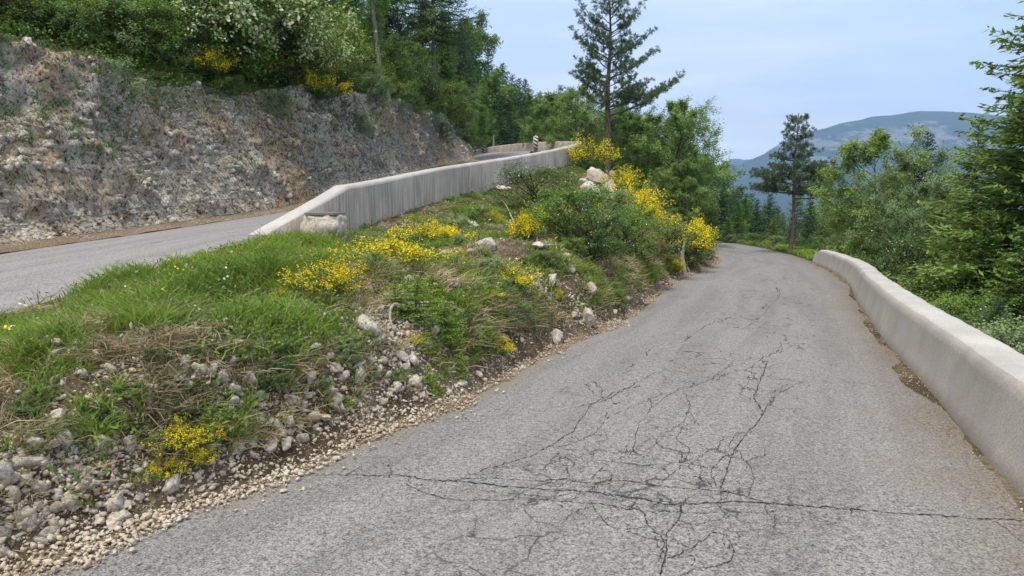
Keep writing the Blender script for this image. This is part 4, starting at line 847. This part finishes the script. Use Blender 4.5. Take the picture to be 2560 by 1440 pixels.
# ---- bank plants
def on_bank(proto, px, py, hpx, label, group=None, wide=1., cat=None):
    h, nn = hit(px, py)
    if h is None: return
    f = proj(h)[2][0]; Hm = hpx/F*f; s = Hm/proto['H']; return place(proto, h[0], h[1], s*wide, label, group, zs=1/wide, z=h[2]-.04, cat=cat)
G_B = 'broom shrubs on the bank'
for px, py, hp, wd, v, lab in [(810,735,115,1.15,0,'dense yellow broom leaning over the white rocks, nearest big clump'),(975,665,95,1.45,2,'widest yellow broom patch below the ramped wall end'),(1050,600,60,1.4,0,'yellow broom just above the widest patch'),(1130,612,60,1.6,1,'rounded yellow broom right of the widest patch'),
      (1312,602,90,.8,1,'tall narrow yellow broom spike beside the dead branch'),(1285,725,85,1.1,0,'bright yellow broom ball in the middle of the bank'),(1222,742,35,1.6,0,'low yellow broom left of the bright ball'),(1390,580,75,1.4,0,'greenish broom with scattered flowers under the dark shrub'),(1505,610,85,.8,1,'upright yellow broom right of the leafy shrubs'),
      (1470,425,90,1.1,0,'yellow broom at the outer hairpin corner'),(1525,430,70,1.,1,'yellow broom below the foot of the lone pine'),(1575,545,95,1.,2,'largest mass of broom on the skyline side of the bank'),(1640,590,90,1.,1,'broom in the middle of the right-hand yellow row'),(1705,640,95,1.,0,'broom at the lower right end of the yellow row'),(1610,530,60,1.,1,'broom at the top of the yellow row'),
      (1235,560,40,1.2,1,'small sparse broom left of the narrow spike'),(1395,750,40,.8,1,'tiny broom near the tilted stone'),(1690,680,40,1.,1,'small broom beside the pale stump'),(1740,640,110,.8,1,'broom at the very tip of the bank above the lower road'),(1550,480,70,1.,0,'broom at the upper left end of the right-hand row'),(1250,880,60,1.1,1,'loose yellow-flowered broom near the road edge'),(1160,640,30,1.2,1,'faded little broom by the pale boulder'),(700,760,55,1.2,1,'sparse broom in the grass left of the dense clump')]:
    on_bank(brm[v], px, py, hp, lab, G_B, wd)
G_S = 'leafy shrubs on the bank'
for px, py, hp, wd, v, lab in [(1350,530,90,1.5,1,'dark dome-shaped shrub with tiny white flowers below the wall'),(1430,620,130,1.1,0,'bushy bright green shrub in the middle of the bank'),(1480,660,110,1.1,1,'dark shrub dotted with white flowers'),(1410,570,80,1.2,0,'green shrub just behind the bushy bright one'),(1590,600,70,1.2,0,'leafy shrub under the largest broom mass'),
      (1650,650,70,1.2,1,'dark shrub in the yellow row of broom'),(1722,670,75,.9,1,'dark shrub overhanging the road corner'),(1560,640,90,1.2,0,'spreading green shrub on the right slope'),(1610,660,70,1.3,3,'brownish shrub low on the right slope'),(1535,560,70,1.2,2,'pale green shrub above the right slope'),
      (1690,540,70,1.2,0,'shrub at the crown of the right-hand row'),(1745,650,75,.8,0,'shrub at the very corner of the bank'),(1600,470,60,1.2,2,'pale shrub at the back of the bank top'),(930,545,40,.9,0,'small weed growing against the concrete wall'),(1450,560,50,1.2,0,'shrub below the white rock outcrop')]:
    on_bank(shr[v], px, py, hp, lab, G_S, wd)
sap = fir('fir_sapling', 71, 1.5, .75, step=.11, nb=6, card=(.055, .022), mat='sapling', power=.7, base=.03)
for px, py, hp, wd, lab in [(1040,800,120,1.3,'bright feathery fir sapling spreading over the middle of the bank'),(1110,850,110,1.2,'second feathery sapling right of the bright one'),(990,770,80,1.3,'feathery sapling left of the bright one'),(1150,945,75,.9,'dark little sapling near the road edge'),(1060,870,55,1.3,'low sapling above the rounded white stone'),(1090,985,45,1.4,'lowest sapling sprawling at the road edge'),(870,1010,35,1.5,'tiny sapling among the rubble'),(1080,740,70,1.2,'orange-tipped sapling at the back of the group')]:
    on_bank(sap, px, py, hp, lab, 'feathery saplings on the bank', wd)
# low flowering herb by the road, lower left
for px, py, hp, lab in [(440,1110,85,'low yellow-flowered herb in the rubble near the left road edge'),(480,1150,65,'yellow-flowered herb just below its neighbour in the rubble'),(395,1180,55,'lowest yellow-flowered herb above the fallen stones'),(510,1085,60,'small yellow-flowered herb under the dry grass'),(1030,850,30,'scattered yellow-flowered herb beside the white rocks')]:
    on_bank(brm[2], px, py, hp, lab, 'yellow-flowered herbs in the rubble', 1., cat='herb')

ri = np.random.RandomState(8); nn_ = 0
for k in range(220):                                                     # small leafy plants scattered over the whole bank
    px = ri.uniform(860, 1720); t_ = (px-860)/860; py = ri.uniform(610-t_*130, 1000-t_*290); u_ = ri.rand()
    if fbm(np.array([[px/90., py/90., 3.]]), 1, 2, 5)[0] < .47 or nn_ > 70: continue
    v = [0, 1, 0, 2][ri.randint(4)]; nm = ['green', 'dark green', 'pale green'][v]; on_bank(shr[v], px, py, ri.uniform(20, 46)*(1.1-.4*t_), 'small '+nm+' leafy plant scattered among the grass and stones of the bank', 'small '+nm+' plants on the bank', ri.uniform(.9, 1.6), cat='plant'); nn_ += 1
for k in range(26):
    px = ri.uniform(30, 820); py = ri.uniform(930, 1130)-px*.12; v = [0, 1][ri.randint(2)]; nm = ['green', 'dark green'][v]
    on_bank(shr[v], px, py, ri.uniform(24, 46), 'low '+nm+' leafy weed rooted in the rubble at the left of the bank', 'low '+nm+' weeds in the rubble', ri.uniform(.9, 1.5), cat='plant')
# ---- rocks
for i, (px, py, wd, hp, tl, lab) in enumerate([(1205,612,72,60,.6,'large smooth pale boulder lying slanted in the grass mid bank'),(918,806,70,62,-.2,'angular grey-white block in the rocky scar below the broom'),(868,716,78,48,.1,'jutting white ledge rock under the dense broom'),(1027,888,40,42,0,'rounded white stone near the road in the middle'),(1375,695,34,64,.5,'narrow tilted slab in the centre right of the bank'),(1468,712,40,56,.6,'tilted cream slab right of the centre'),
      (1495,440,62,60,.2,'upper block of the white outcrop below the hairpin corner'),(1478,478,66,56,0.,'lower block of the white outcrop'),(1520,470,44,50,.3,'right block of the white outcrop'),(1432,492,34,46,.5,'small white block left of the outcrop'),(1455,455,34,30,.2,'angular block at the upper left of the outcrop'),(1508,500,36,34,.3,'block at the lower right of the outcrop'),(1475,505,40,34,.1,'lowest block of the white outcrop'),(1500,415,36,34,.4,'topmost block of the white outcrop'),(1460,480,30,28,.5,'wedge at the left side of the outcrop'),(1525,440,30,36,.2,'outermost block on the right of the outcrop'),(1440,515,26,28,.2,'small fallen block under the outcrop'),(1385,832,46,52,.3,'cream rock standing by the road on the right'),(1463,790,50,50,.5,'fractured rock low on the right of the bank'),(160,1098,52,46,.2,'square white block low in the rubble at far left'),
      (150,1032,44,42,0,'rounded stone above the square block at far left'),(465,902,32,62,.1,'upright pale stone under the grass overhang'),(548,935,38,56,.4,'leaning split stone in the rubble'),(290,1246,38,48,.1,'upright cream stone above the fallen pile'),(655,862,66,26,.15,'flat mossy yellowish slab at the grass edge'),(770,932,34,36,0,'grey stone at the right of the rubble'),(895,930,34,66,.1,'upright grey-white stone beside the scar'),
      (320,1095,30,60,.1,'thin dark upright stone in the rubble'),(1580,556,44,28,0,'small pale rock among the right-hand broom'),(1110,640,50,34,.4,'grey rock above the bright sapling'),(1185,562,46,26,.4,'grey rock behind the large boulder'),(990,960,34,40,.2,'cream stone above the gravel in the middle'),(672,1110,44,50,.1,'blocky stone at the toe of the bank'),(1345,610,44,28,.3,'grey slab between broom and shrub'),(1130,1010,10,8,0,'pebble by the road'),(1250,468,70,24,.1,'flat stony patch under the hairpin wall')]):
    if 'pebble' not in lab: rock(px, py, wd, hp, lab, 'rock', 100+i, .25, tl)
for i, (px, py, wd, hp) in enumerate([(280,1310,46,26),(250,1302,34,22),(320,1305,30,22),(130,1302,32,24),(302,1280,36,18),(100,1352,24,18),(60,1300,26,20),(212,1335,22,16)]):
    rock(px, py, wd, hp, ['largest cream slab of the fallen pile at the lower left road edge','brown block left of the largest fallen slab','small pale block right of the largest fallen slab','pale wedge stone farther left in the gravel','thin slab on top of the fallen pile','small stone at the outer edge of the fallen gravel','stone near the left frame edge in the gravel','little stone in front of the fallen pile'][i], 'stone', 200+i, .6, random.uniform(-.3, .3), name='fallen_stone', group='fallen stones at the lower left')
# old masonry block against the wall end
h, nn = hit(812, 588); 
r2 = np.random.RandomState(4); V = IV3.copy(); V = np.sign(V)*np.abs(V)**.6*[.40, .30, .28]; V = V*(1+.6*(fbm(V, 7, 4, 9, .65)-.5)[:, None])
V[:, 2] = np.minimum(V[:, 2], .24)
b0 = PZ(812, 12.9, 1.02); root = mesh('masonry_block', V, IF3, M['rock']); root.location = (b0[0], b0[1], P(812, 568, 12.9)[2]); tag(root, 'squat rough limestone block with a cement cap against the ramped end of the grey wall', 'stone block')
th = np.linspace(0, 2*np.pi, 25)[:-1]; ring = np.stack([np.sign(np.cos(th))*np.abs(np.cos(th))**.6*.38, np.sign(np.sin(th))*np.abs(np.sin(th))**.6*.28, 0*th], -1)*(1+.08*np.sin(th*5)+.05*np.sin(th*11))[:, None]*.93
Vc = np.vstack([ring+[0, 0, .235], ring*.98+[0, 0, .275], ring*.5+[0, 0, .285], [[0, 0, .287]]]); Fq = []
for lv in (0, 1):
    for i in range(24): Fq.append((lv*24+i, lv*24+(i+1) % 24, (lv+1)*24+(i+1) % 24, (lv+1)*24+i))
for i in range(24): Fq.append((48+i, 48+(i+1) % 24, 72, 72))
bmx = bpy.data.meshes.new('cement_cap'); bmx.from_pydata(Vc.tolist(), [], [tuple(dict.fromkeys(f)) for f in Fq]); bmx.materials.append(M['wall_top']); co = bpy.data.objects.new('cement_cap', bmx); COL.objects.link(co); co.parent = root

# pale dead stump at the corner of the bank
h, _ = hit(1708, 690)
rt = empty('tree_stump', tuple(h)); rt.scale = (.7, .7, .62); mb = MB(); mb.add(*tube(np.array([[.12,0,-.3],[.06,0,0],[.0,.0,.5],[-.07,0,1.0],[-.03,.02,1.4],[.06,.0,1.9]])*[1,1,.95], .13, 9, .05)); mb.build('trunk', M['dead'], rt, True)
mb = MB(); mb.add(*tube(np.array([[-.06,0,1.0],[-.22,.02,1.3],[-.26,.0,1.6]]), .05, 6, .012)); mb.build('snag', M['dead'], rt, True); tag(rt, 'pale bleached dead trunk standing at the corner of the bank above the lower road', 'tree stump')
# grass hanging over the lip of the cutting
# sticks
def stick(pxs, r, label, name='dead_branch'):
    pts = []
    for px, py, up in pxs:
        h, _ = hit(px, py)
        if h is not None: pts.append(h+UP*up)
    if len(pts) < 2: return
    c = spline(pts, 12); o0 = c[0].copy(); mb = MB(); mb.add(*tube(c-o0, r, 6, r*.35)); o = mb.build(name, M['dead'], None, True); o.location = o0; tag(o, label, 'branch')
stick([(1285,565,.10), (1262,525,.22), (1240,498,.12)], .022, 'pale dead branch lying up the slope beside the narrow broom')
stick([(1300,515,.12), (1285,492,.15), (1275,474,.1)], .016, 'short bleached stick above the longer dead branch')
stick([(1015,795,.08), (985,800,.14), (975,820,.10), (985,840,.05)], .02, 'curved brown root looping out beside the sapling', 'exposed_root')
stick([(1320,610,.1), (1330,590,.18), (1322,575,.2)], .012, 'thin dry twig under the narrow broom spike')

# ------------------------------------------------------------------ grass
def blades(name, p, nn, L, W, mat, rg, per, tint, droop=.5, spread=.5):
    n = len(p); q = np.repeat(np.arange(n), per); m = n*per
    b = p[q]+rg.normal(size=(m, 3))*[1, 1, 0]*.035*(L[q][:, None]/.2)
    d = nrm(UP*1.+nn[q]*.15+rg.normal(size=(m, 3))*spread); out_ = nrm(d*[1, 1, 0]+rg.normal(size=(m, 3))*[.1, .1, 0]); l = L[q]*rg.uniform(.5, 1.2, m)
    s = nrm(np.cross(d, rg.normal(size=(m, 3))))*(W*(f_w(p)[q] if f_w else 1))[:, None] if False else nrm(np.cross(d, rg.normal(size=(m, 3))))*W[q][:, None]
    m1 = b+d*(l*.5)[:, None]+out_*(l*.08*droop)[:, None]; m2 = b+d*(l*.88)[:, None]+out_*(l*.5*droop)[:, None]-UP*(l*.12*droop)[:, None]
    b = b-UP*.02
    V = np.stack([b-s, b+s, m1+s*.8, m1-s*.8, m2+s*.12, m2-s*.12], 1).reshape(-1, 3); k = np.arange(m)[:, None]*6
    F_ = np.concatenate([k+[0, 1, 2, 3], k+[3, 2, 4, 5]], 0)
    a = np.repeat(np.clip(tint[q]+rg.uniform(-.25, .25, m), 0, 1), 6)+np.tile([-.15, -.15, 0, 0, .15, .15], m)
    o = mesh(name, V, F_, mat, attr=np.clip(a, 0, 1)); o['kind'] = 'stuff'; return o
f_w = None
rg = np.random.RandomState(23)
def d_lush(c): x, y, f, vis = dpx(c); return ((ell(x, y, LUSH)*.9+np.where(x > 880, .34, .14))*vis/np.maximum(f, 4)**1.0).reshape(c.shape[:-1])
def d_dry(c): x, y, f, vis = dpx(c); return ((ell(x, y, DRY)*np.where(x > 880, .45, 1)+.10)*vis/np.maximum(f, 4)**1.0).reshape(c.shape[:-1])
p, nn, s = surf_samples(BV[:, 4:], 19000, rg, d_lush); f = proj(p)[2]; x, y, _ = proj(p)
keep = (clump(p, 1.3, 55, .40, .55) > rg.rand(len(p))*.9) | (ell(x, y, LUSH[:5]) > .4); p, nn, f, x, y = p[keep], nn[keep], f[keep], x[keep], y[keep]
L = (.07+.13*clump(p, .9, 61, .35, .65)+.07*(x < 900))*rg.uniform(.7, 1.2, len(p)); 
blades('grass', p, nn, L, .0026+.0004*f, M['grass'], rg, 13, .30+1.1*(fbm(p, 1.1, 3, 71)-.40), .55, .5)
p, nn, s = surf_samples(BV[:, 4:], 13000, rg, d_dry); f = proj(p)[2]; keep = clump(p, 1.2, 57, .40, .55) > rg.rand(len(p)); p, nn, f = p[keep], nn[keep], f[keep]
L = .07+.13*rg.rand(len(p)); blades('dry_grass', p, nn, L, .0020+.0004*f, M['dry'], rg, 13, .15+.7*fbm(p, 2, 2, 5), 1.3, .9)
# small leafy weeds
p, nn, s = surf_samples(BV[:, 5:], 130000, rg, lambda c: d_lush(c)*.8+d_dry(c)*.25); keep = clump(p, 1.1, 65, .44, .58) > rg.rand(len(p)); p, nn = p[keep], nn[keep]; n = len(p)
p = p+nn*(rg.rand(n)**1.3*.16)[:, None]; V_, F_, a = cards(p, rg.normal(size=(n, 3)), nn*.5+UP*.5+rg.normal(size=(n, 3))*.5, rg.uniform(.02, .06, n), .020, .3+.5*fbm(p, 1., 2, 3)+rg.uniform(-.2, .2, n)); o = mesh('leafy_weeds', V_, F_, M['shrub'], attr=a); o['kind'] = 'stuff'
p, nn, s = surf_samples(BV[:, 2:], 60000, rg, lambda c: d_dry(c)+d_rock(c)*.6); n = len(p); V_, F_, a = cards(p+nn*.008, rg.normal(size=(n, 3))*[1, 1, .5], nn+rg.normal(size=(n, 3))*.3, rg.uniform(.02, .09, n), .004, rg.rand(n)**2); o = mesh('straw_litter', V_, F_, M['litter'], attr=a); o['kind'] = 'stuff'
# scattered tiny flowers
p, nn, s = surf_samples(BV[:, 5:], 1500, rg, d_lush); keep = clump(p, 1.5, 75, .5, .62) > rg.rand(len(p)); p = p[keep]; n = len(p); q = np.repeat(p+UP*rg.uniform(.1, .25, (n, 1)), 3, 0)+rg.normal(size=(n*3, 3))*.012
V_, F_, a = cards(q, rg.normal(size=q.shape), UP+rg.normal(size=q.shape)*.5, .026, .022, rg.rand(len(q))); k = len(F_)//2; o = mesh('yellow_wildflowers', V_[:k*4], F_[:k], M['yellow'], attr=a[:k*4]); o['kind'] = 'stuff'; o = mesh('white_wildflowers', V_[k*4:], F_[:len(F_)-k], M['white'], attr=a[k*4:]); o['kind'] = 'stuff'
# verge grass beyond the lower wall end and along the slope right of the wall
for nm, pts, sc in [('verge_grass', [(1880,2060,612,652)], 1)]:
    xs = rg.uniform(9, 22, 5200); ys = rg.uniform(29, 47, 5200); edge = np.interp(ys, [r[1] for r in RE], [r[0] for r in RE]); k = (xs > edge+.15+.5*rg.rand(len(xs))) & (xs < edge+6); xs, ys = xs[k], ys[k]
    p = np.array([(a_, b_, zat(a_, b_)) for a_, b_ in zip(xs, ys)]); blades('verge_grass', p, np.tile(UP, (len(p), 1)), rg.uniform(.12, .3, len(p)), np.full(len(p), .016), M['grass'], rg, 8, .5+.4*rg.rand(len(p)), .8, .5)

p, nn, s = surf_samples(HV[:, :5], 5200, rg, d_hill); f = proj(p)[2]; x, y, _ = proj(p); L = rg.uniform(.18, .42, len(p)); blades('crest_grass', p, nn+np.array([.5, -.4, 0]), L, .003+.0005*f, M['grass'], rg, 9, .15+.6*fbm(p, 1, 2, 5), 1.9, .6)
k = rg.rand(len(p)) < .35; blades('crest_dry_grass', p[k], nn[k]+np.array([.6, -.5, 0]), L[k], .003+.0005*f[k], M['dry'], rg, 9, .1+.5*fbm(p[k], 1, 2, 5), 2., .7)
p, nn, s = surf_samples(CV[:, 20:], 2600, rg, d_cut); k = clump(p, .6, 88, .52, .62)*(s*.8+.2) > rg.rand(len(p)); p, nn = p[k], nn[k]; f = proj(p)[2]; blades('cutting_tufts', p, nn, rg.uniform(.1, .3, len(p)), .003+.0005*f, M['grass'], rg, 10, .3*rg.rand(len(p)), 1., .6)
# ------------------------------------------------------------------ marker panels on the hairpin
def marker(label, px, depth, ybase, s=1.):
    x0 = (px-1280)/F*depth; h_ = P(px, ybase, depth)[2]; root = empty('marker_panel', (x0, depth, h_)); root.scale = (s, s, s); tag(root, label, 'road marker', 'striped marker panels on the hairpin')
    def bx(x0_, x1, y0, y1, z0, z1): 
        v = np.array([(x, y, z) for x in (x0_, x1) for y in (y0, y1) for z in (z0, z1)], float); f = np.array([(0,1,3,2),(4,6,7,5),(0,4,5,1),(2,3,7,6),(0,2,6,4),(1,5,7,3)]); return v, f
    mb = MB(); v, f = bx(-.40, .40, -.2, .2, 0, .11); v[v[:, 2] > .05] *= [.86, .8, 1]; mb.add(v, f); v, f = bx(-.1, .1, -.09, .09, .10, .17); mb.add(v, f); mb.build('rubber_foot', M['rubber'], root)
    mb = MB(); mb.add(*bx(-.16, .16, -.025, .025, .17, 1.1)); mb.add(*bx(-.03, .03, -.02, .02, 1.1, 1.16)); mb.build('panel', M['panel_w'], root)
    mb = MB()
    for k in range(4):
        z = .22+k*.24; v = np.array([(-.145, -.028, z), (-.145, -.031, z), (.145, -.031, z-.17+.12), (.145, -.028, z-.05), (-.145, -.028, z+.12), (-.145, -.031, z+.12), (.145, -.031, z+.07), (.145, -.028, z+.07)])
        a0, a1, b0_, b1 = z+.10, z+.22, z-.06, z+.06
        a1 = min(a1, 1.08); v = np.array([(x, y, zz_) for y in (-.0275, -.031) for x, zz_ in ((-.145, a0), (-.145, a1), (.145, b1), (.145, b0_))]); v[:, 2] = np.clip(v[:, 2], .185, 1.085)
        mb.add(v, np.array([(0,1,2,3),(7,6,5,4),(0,4,5,1),(1,5,6,2),(2,6,7,3),(3,7,4,0)]))
    mb.build('stripes', M['panel_r'], root)
marker('nearer striped marker panel on a black foot, standing mid hairpin', 1338, 46, 384, .98)
marker('farther striped marker panel near the end of the cutting', 1210, 60, 391, .98)

# ------------------------------------------------------------------ cracks in the lower road (traced, laid on the surface)
CR = [([(780,1190),(900,1192),(1010,1195),(1080,1208),(1180,1215),(1290,1225),(1420,1228),(1500,1240),(1600,1252),(1700,1262),(1800,1258),(1900,1268),(1950,1275),(2060,1285),(2200,1298),(2330,1300),(2480,1302),(2555,1304)],9),
      ([(1010,1210),(1080,1240),(1180,1250),(1300,1255),(1400,1262),(1500,1262),(1600,1275),(1700,1285),(1820,1285),(1950,1278)],5),([(1170,1190),(1230,1170),(1300,1150),(1380,1120),(1440,1080),(1450,1050),(1490,1010),(1560,970),(1640,930)],5),
      ([(1080,1208),(1170,1190),(1290,1192),(1400,1190),(1480,1195),(1560,1192),(1650,1200),(1740,1215),(1800,1222),(1870,1240),(1950,1272)],6),([(1200,1225),(1300,1240),(1400,1240),(1480,1238),(1560,1246),(1620,1240)],4),
      ([(1480,1195),(1520,1160),(1570,1130),(1580,1090),(1600,1050),(1640,1010),(1700,980),(1760,960),(1800,930),(1840,900)],4),([(1660,1200),(1700,1170),(1720,1130),(1690,1100),(1720,1060)],4),([(1800,1222),(1830,1180),(1850,1130),(1880,1080),(1900,1040),(1880,1000),(1900,960),(1920,900)],7),
      ([(1870,1240),(1880,1190),(1860,1160),(1850,1130)],4),([(1900,1040),(1940,1000),(1980,970),(1930,960)],4),([(1840,1130),(1800,1150),(1780,1190),(1790,1215)],4),([(1700,1262),(1690,1300),(1660,1340),(1660,1400),(1650,1440)],8),([(1600,1275),(1620,1320),(1660,1360),(1650,1400)],6),
      ([(1480,1262),(1500,1300),(1540,1320),(1600,1335),(1650,1350)],4),([(1660,1400),(1720,1370),(1760,1340),(1800,1330),(1820,1350),(1830,1390),(1790,1410),(1740,1420),(1700,1440)],5),([(1690,1300),(1740,1310),(1790,1300),(1830,1285)],4),([(1380,1120),(1420,1110),(1480,1090),(1520,1050),(1580,1020),(1660,980)],3),
      ([(1400,1190),(1420,1160),(1380,1150),(1400,1130)],3),([(1700,860),(1740,830),(1790,810),(1830,790)],4),([(1900,960),(1880,920),(1940,880),(1950,850)],4),([(1450,1015),(1500,1005),(1560,975),(1600,965)],6),([(1930,700),(1950,720),(1945,745),(1900,790),(1860,820)],3),([(1560,900),(1620,890),(1680,880)],2),
      ([(1880,1000),(1850,980),(1870,950),(1910,940),(1900,910)],3),([(1740,1215),(1760,1180),(1750,1150),(1790,1120)],3),([(1570,1130),(1620,1120),(1660,1080),(1700,1050),(1730,1010)],3),([(1230,1170),(1290,1165),(1370,1160),(1420,1170),(1480,1160),(1520,1160)],3),([(1300,1225),(1360,1212),(1420,1212),(1500,1225)],3),([(1540,1246),(1560,1210),(1540,1195)],3),
      ([(1850,1130),(1820,1110),(1840,1080),(1880,1080)],4),([(1400,975),(1470,960),(1540,940),(1600,920)],2),([(2480,1302),(2520,1330),(2560,1360)],3)]
BR = BVHTree.FromPolygons(TER[0][0].tolist(), TER[0][1].tolist()); rc = np.random.RandomState(3); mbc = MB()
for pts, wpx in list(CR):                                                # finer side cracks leaving each main one
    for a_, b_ in list(zip(pts[:-1], pts[1:])):
        for _ in range(1 if rc.rand() < .6 else 0):
            t_ = rc.rand(); p0 = np.array(a_)*(1-t_)+np.array(b_)*t_; d_ = np.array(b_, float)-np.array(a_); an = math.atan2(d_[1], d_[0])+rc.choice([-1, 1])*rc.uniform(.5, 1.3); k_ = max(.25, (p0[1]-600)/700); br = [tuple(p0)]
            for _2 in range(rc.randint(2, 5)):
                an += rc.normal()*.5; p0 = p0+np.array([math.cos(an), math.sin(an)*.55])*rc.uniform(18, 42)*k_; br.append(tuple(p0))
            if all(p[0] < 2350 and 640 < p[1] < 1460 for p in br): CR.append((br, 3))
for pts, wpx in CR:
    q = spline([(a_, b_, 0) for a_, b_ in pts], len(pts)*14); jit = np.cumsum(rc.normal(size=(len(q), 2)), 0); jit -= np.linspace(0, 1, len(q))[:, None]*jit[-1]; q[:, :2] += jit*1.1+rc.normal(size=(len(q), 2))*.8*[1, .6]
    W_ = []
    for a_, b_, _ in q:
        h, _n = hit(a_, b_, BR)
        if h is not None: W_.append(h+UP*.004)
    if len(W_) < 4: continue
    W_ = np.array(W_); tn = nrm(np.gradient(W_, axis=0)); sd_ = np.stack([tn[:, 1], -tn[:, 0], 0*tn[:, 0]], -1); wd = wpx*.00037*(.30+1.5*rc.rand(len(W_))**2)*(1+.12*W_[:, 1]); wd[0] = wd[-1] = .0005
    V = np.stack([W_-sd_*wd[:, None], W_+sd_*wd[:, None]], 1).reshape(-1, 3); i = np.arange(len(W_)-1)[:, None]*2; mbc.add(V, i+np.array([[0, 1, 3, 2]]))
mbc.build('cracks', M['crack'], road)

# ------------------------------------------------------------------ haze
def box(name, a, b, mat):
    v = [(x, y, z) for x in (a[0], b[0]) for y in (a[1], b[1]) for z in (a[2], b[2])]; f = [(0,1,3,2),(4,6,7,5),(0,4,5,1),(2,3,7,6),(0,2,6,4),(1,5,7,3)]
    return mesh(name, np.array(v, float), np.array(f), mat, kind='stuff')
hm = bpy.data.materials.new('haze'); hm.use_nodes = True; t = hm.node_tree; t.nodes.clear(); g = N(t); pv = g.n('ShaderNodeVolumePrincipled'); pv.inputs['Color'].default_value = (.43, .66, 1., 1); pv.inputs['Density'].default_value = .00013; pv.inputs['Anisotropy'].default_value = .2
oo = g.n('ShaderNodeOutputMaterial'); g.l(pv.outputs[0], oo.inputs['Volume'])
zmin = min(min(v.co.z for v in o.data.vertices) for o in bpy.data.objects if o.name.startswith(('ground', 'mountain', 'distant_peak')))
zmax = max(max(v.co.z for v in o.data.vertices) for o in bpy.data.objects if o.name.startswith(('ground', 'mountain', 'distant_peak')))
box('haze', (-9100, -9100, zmin-1), (9100, 10400, zmax+20), hm)
for p_ in firs+firs_far+decs+decs_far+shr+brm+[sap]:
    if p_.name not in USED:
        for c in list(p_.children): bpy.data.objects.remove(c)
        bpy.data.objects.remove(p_)
for o in bpy.data.objects:
    if 'H' in o: del o['H']
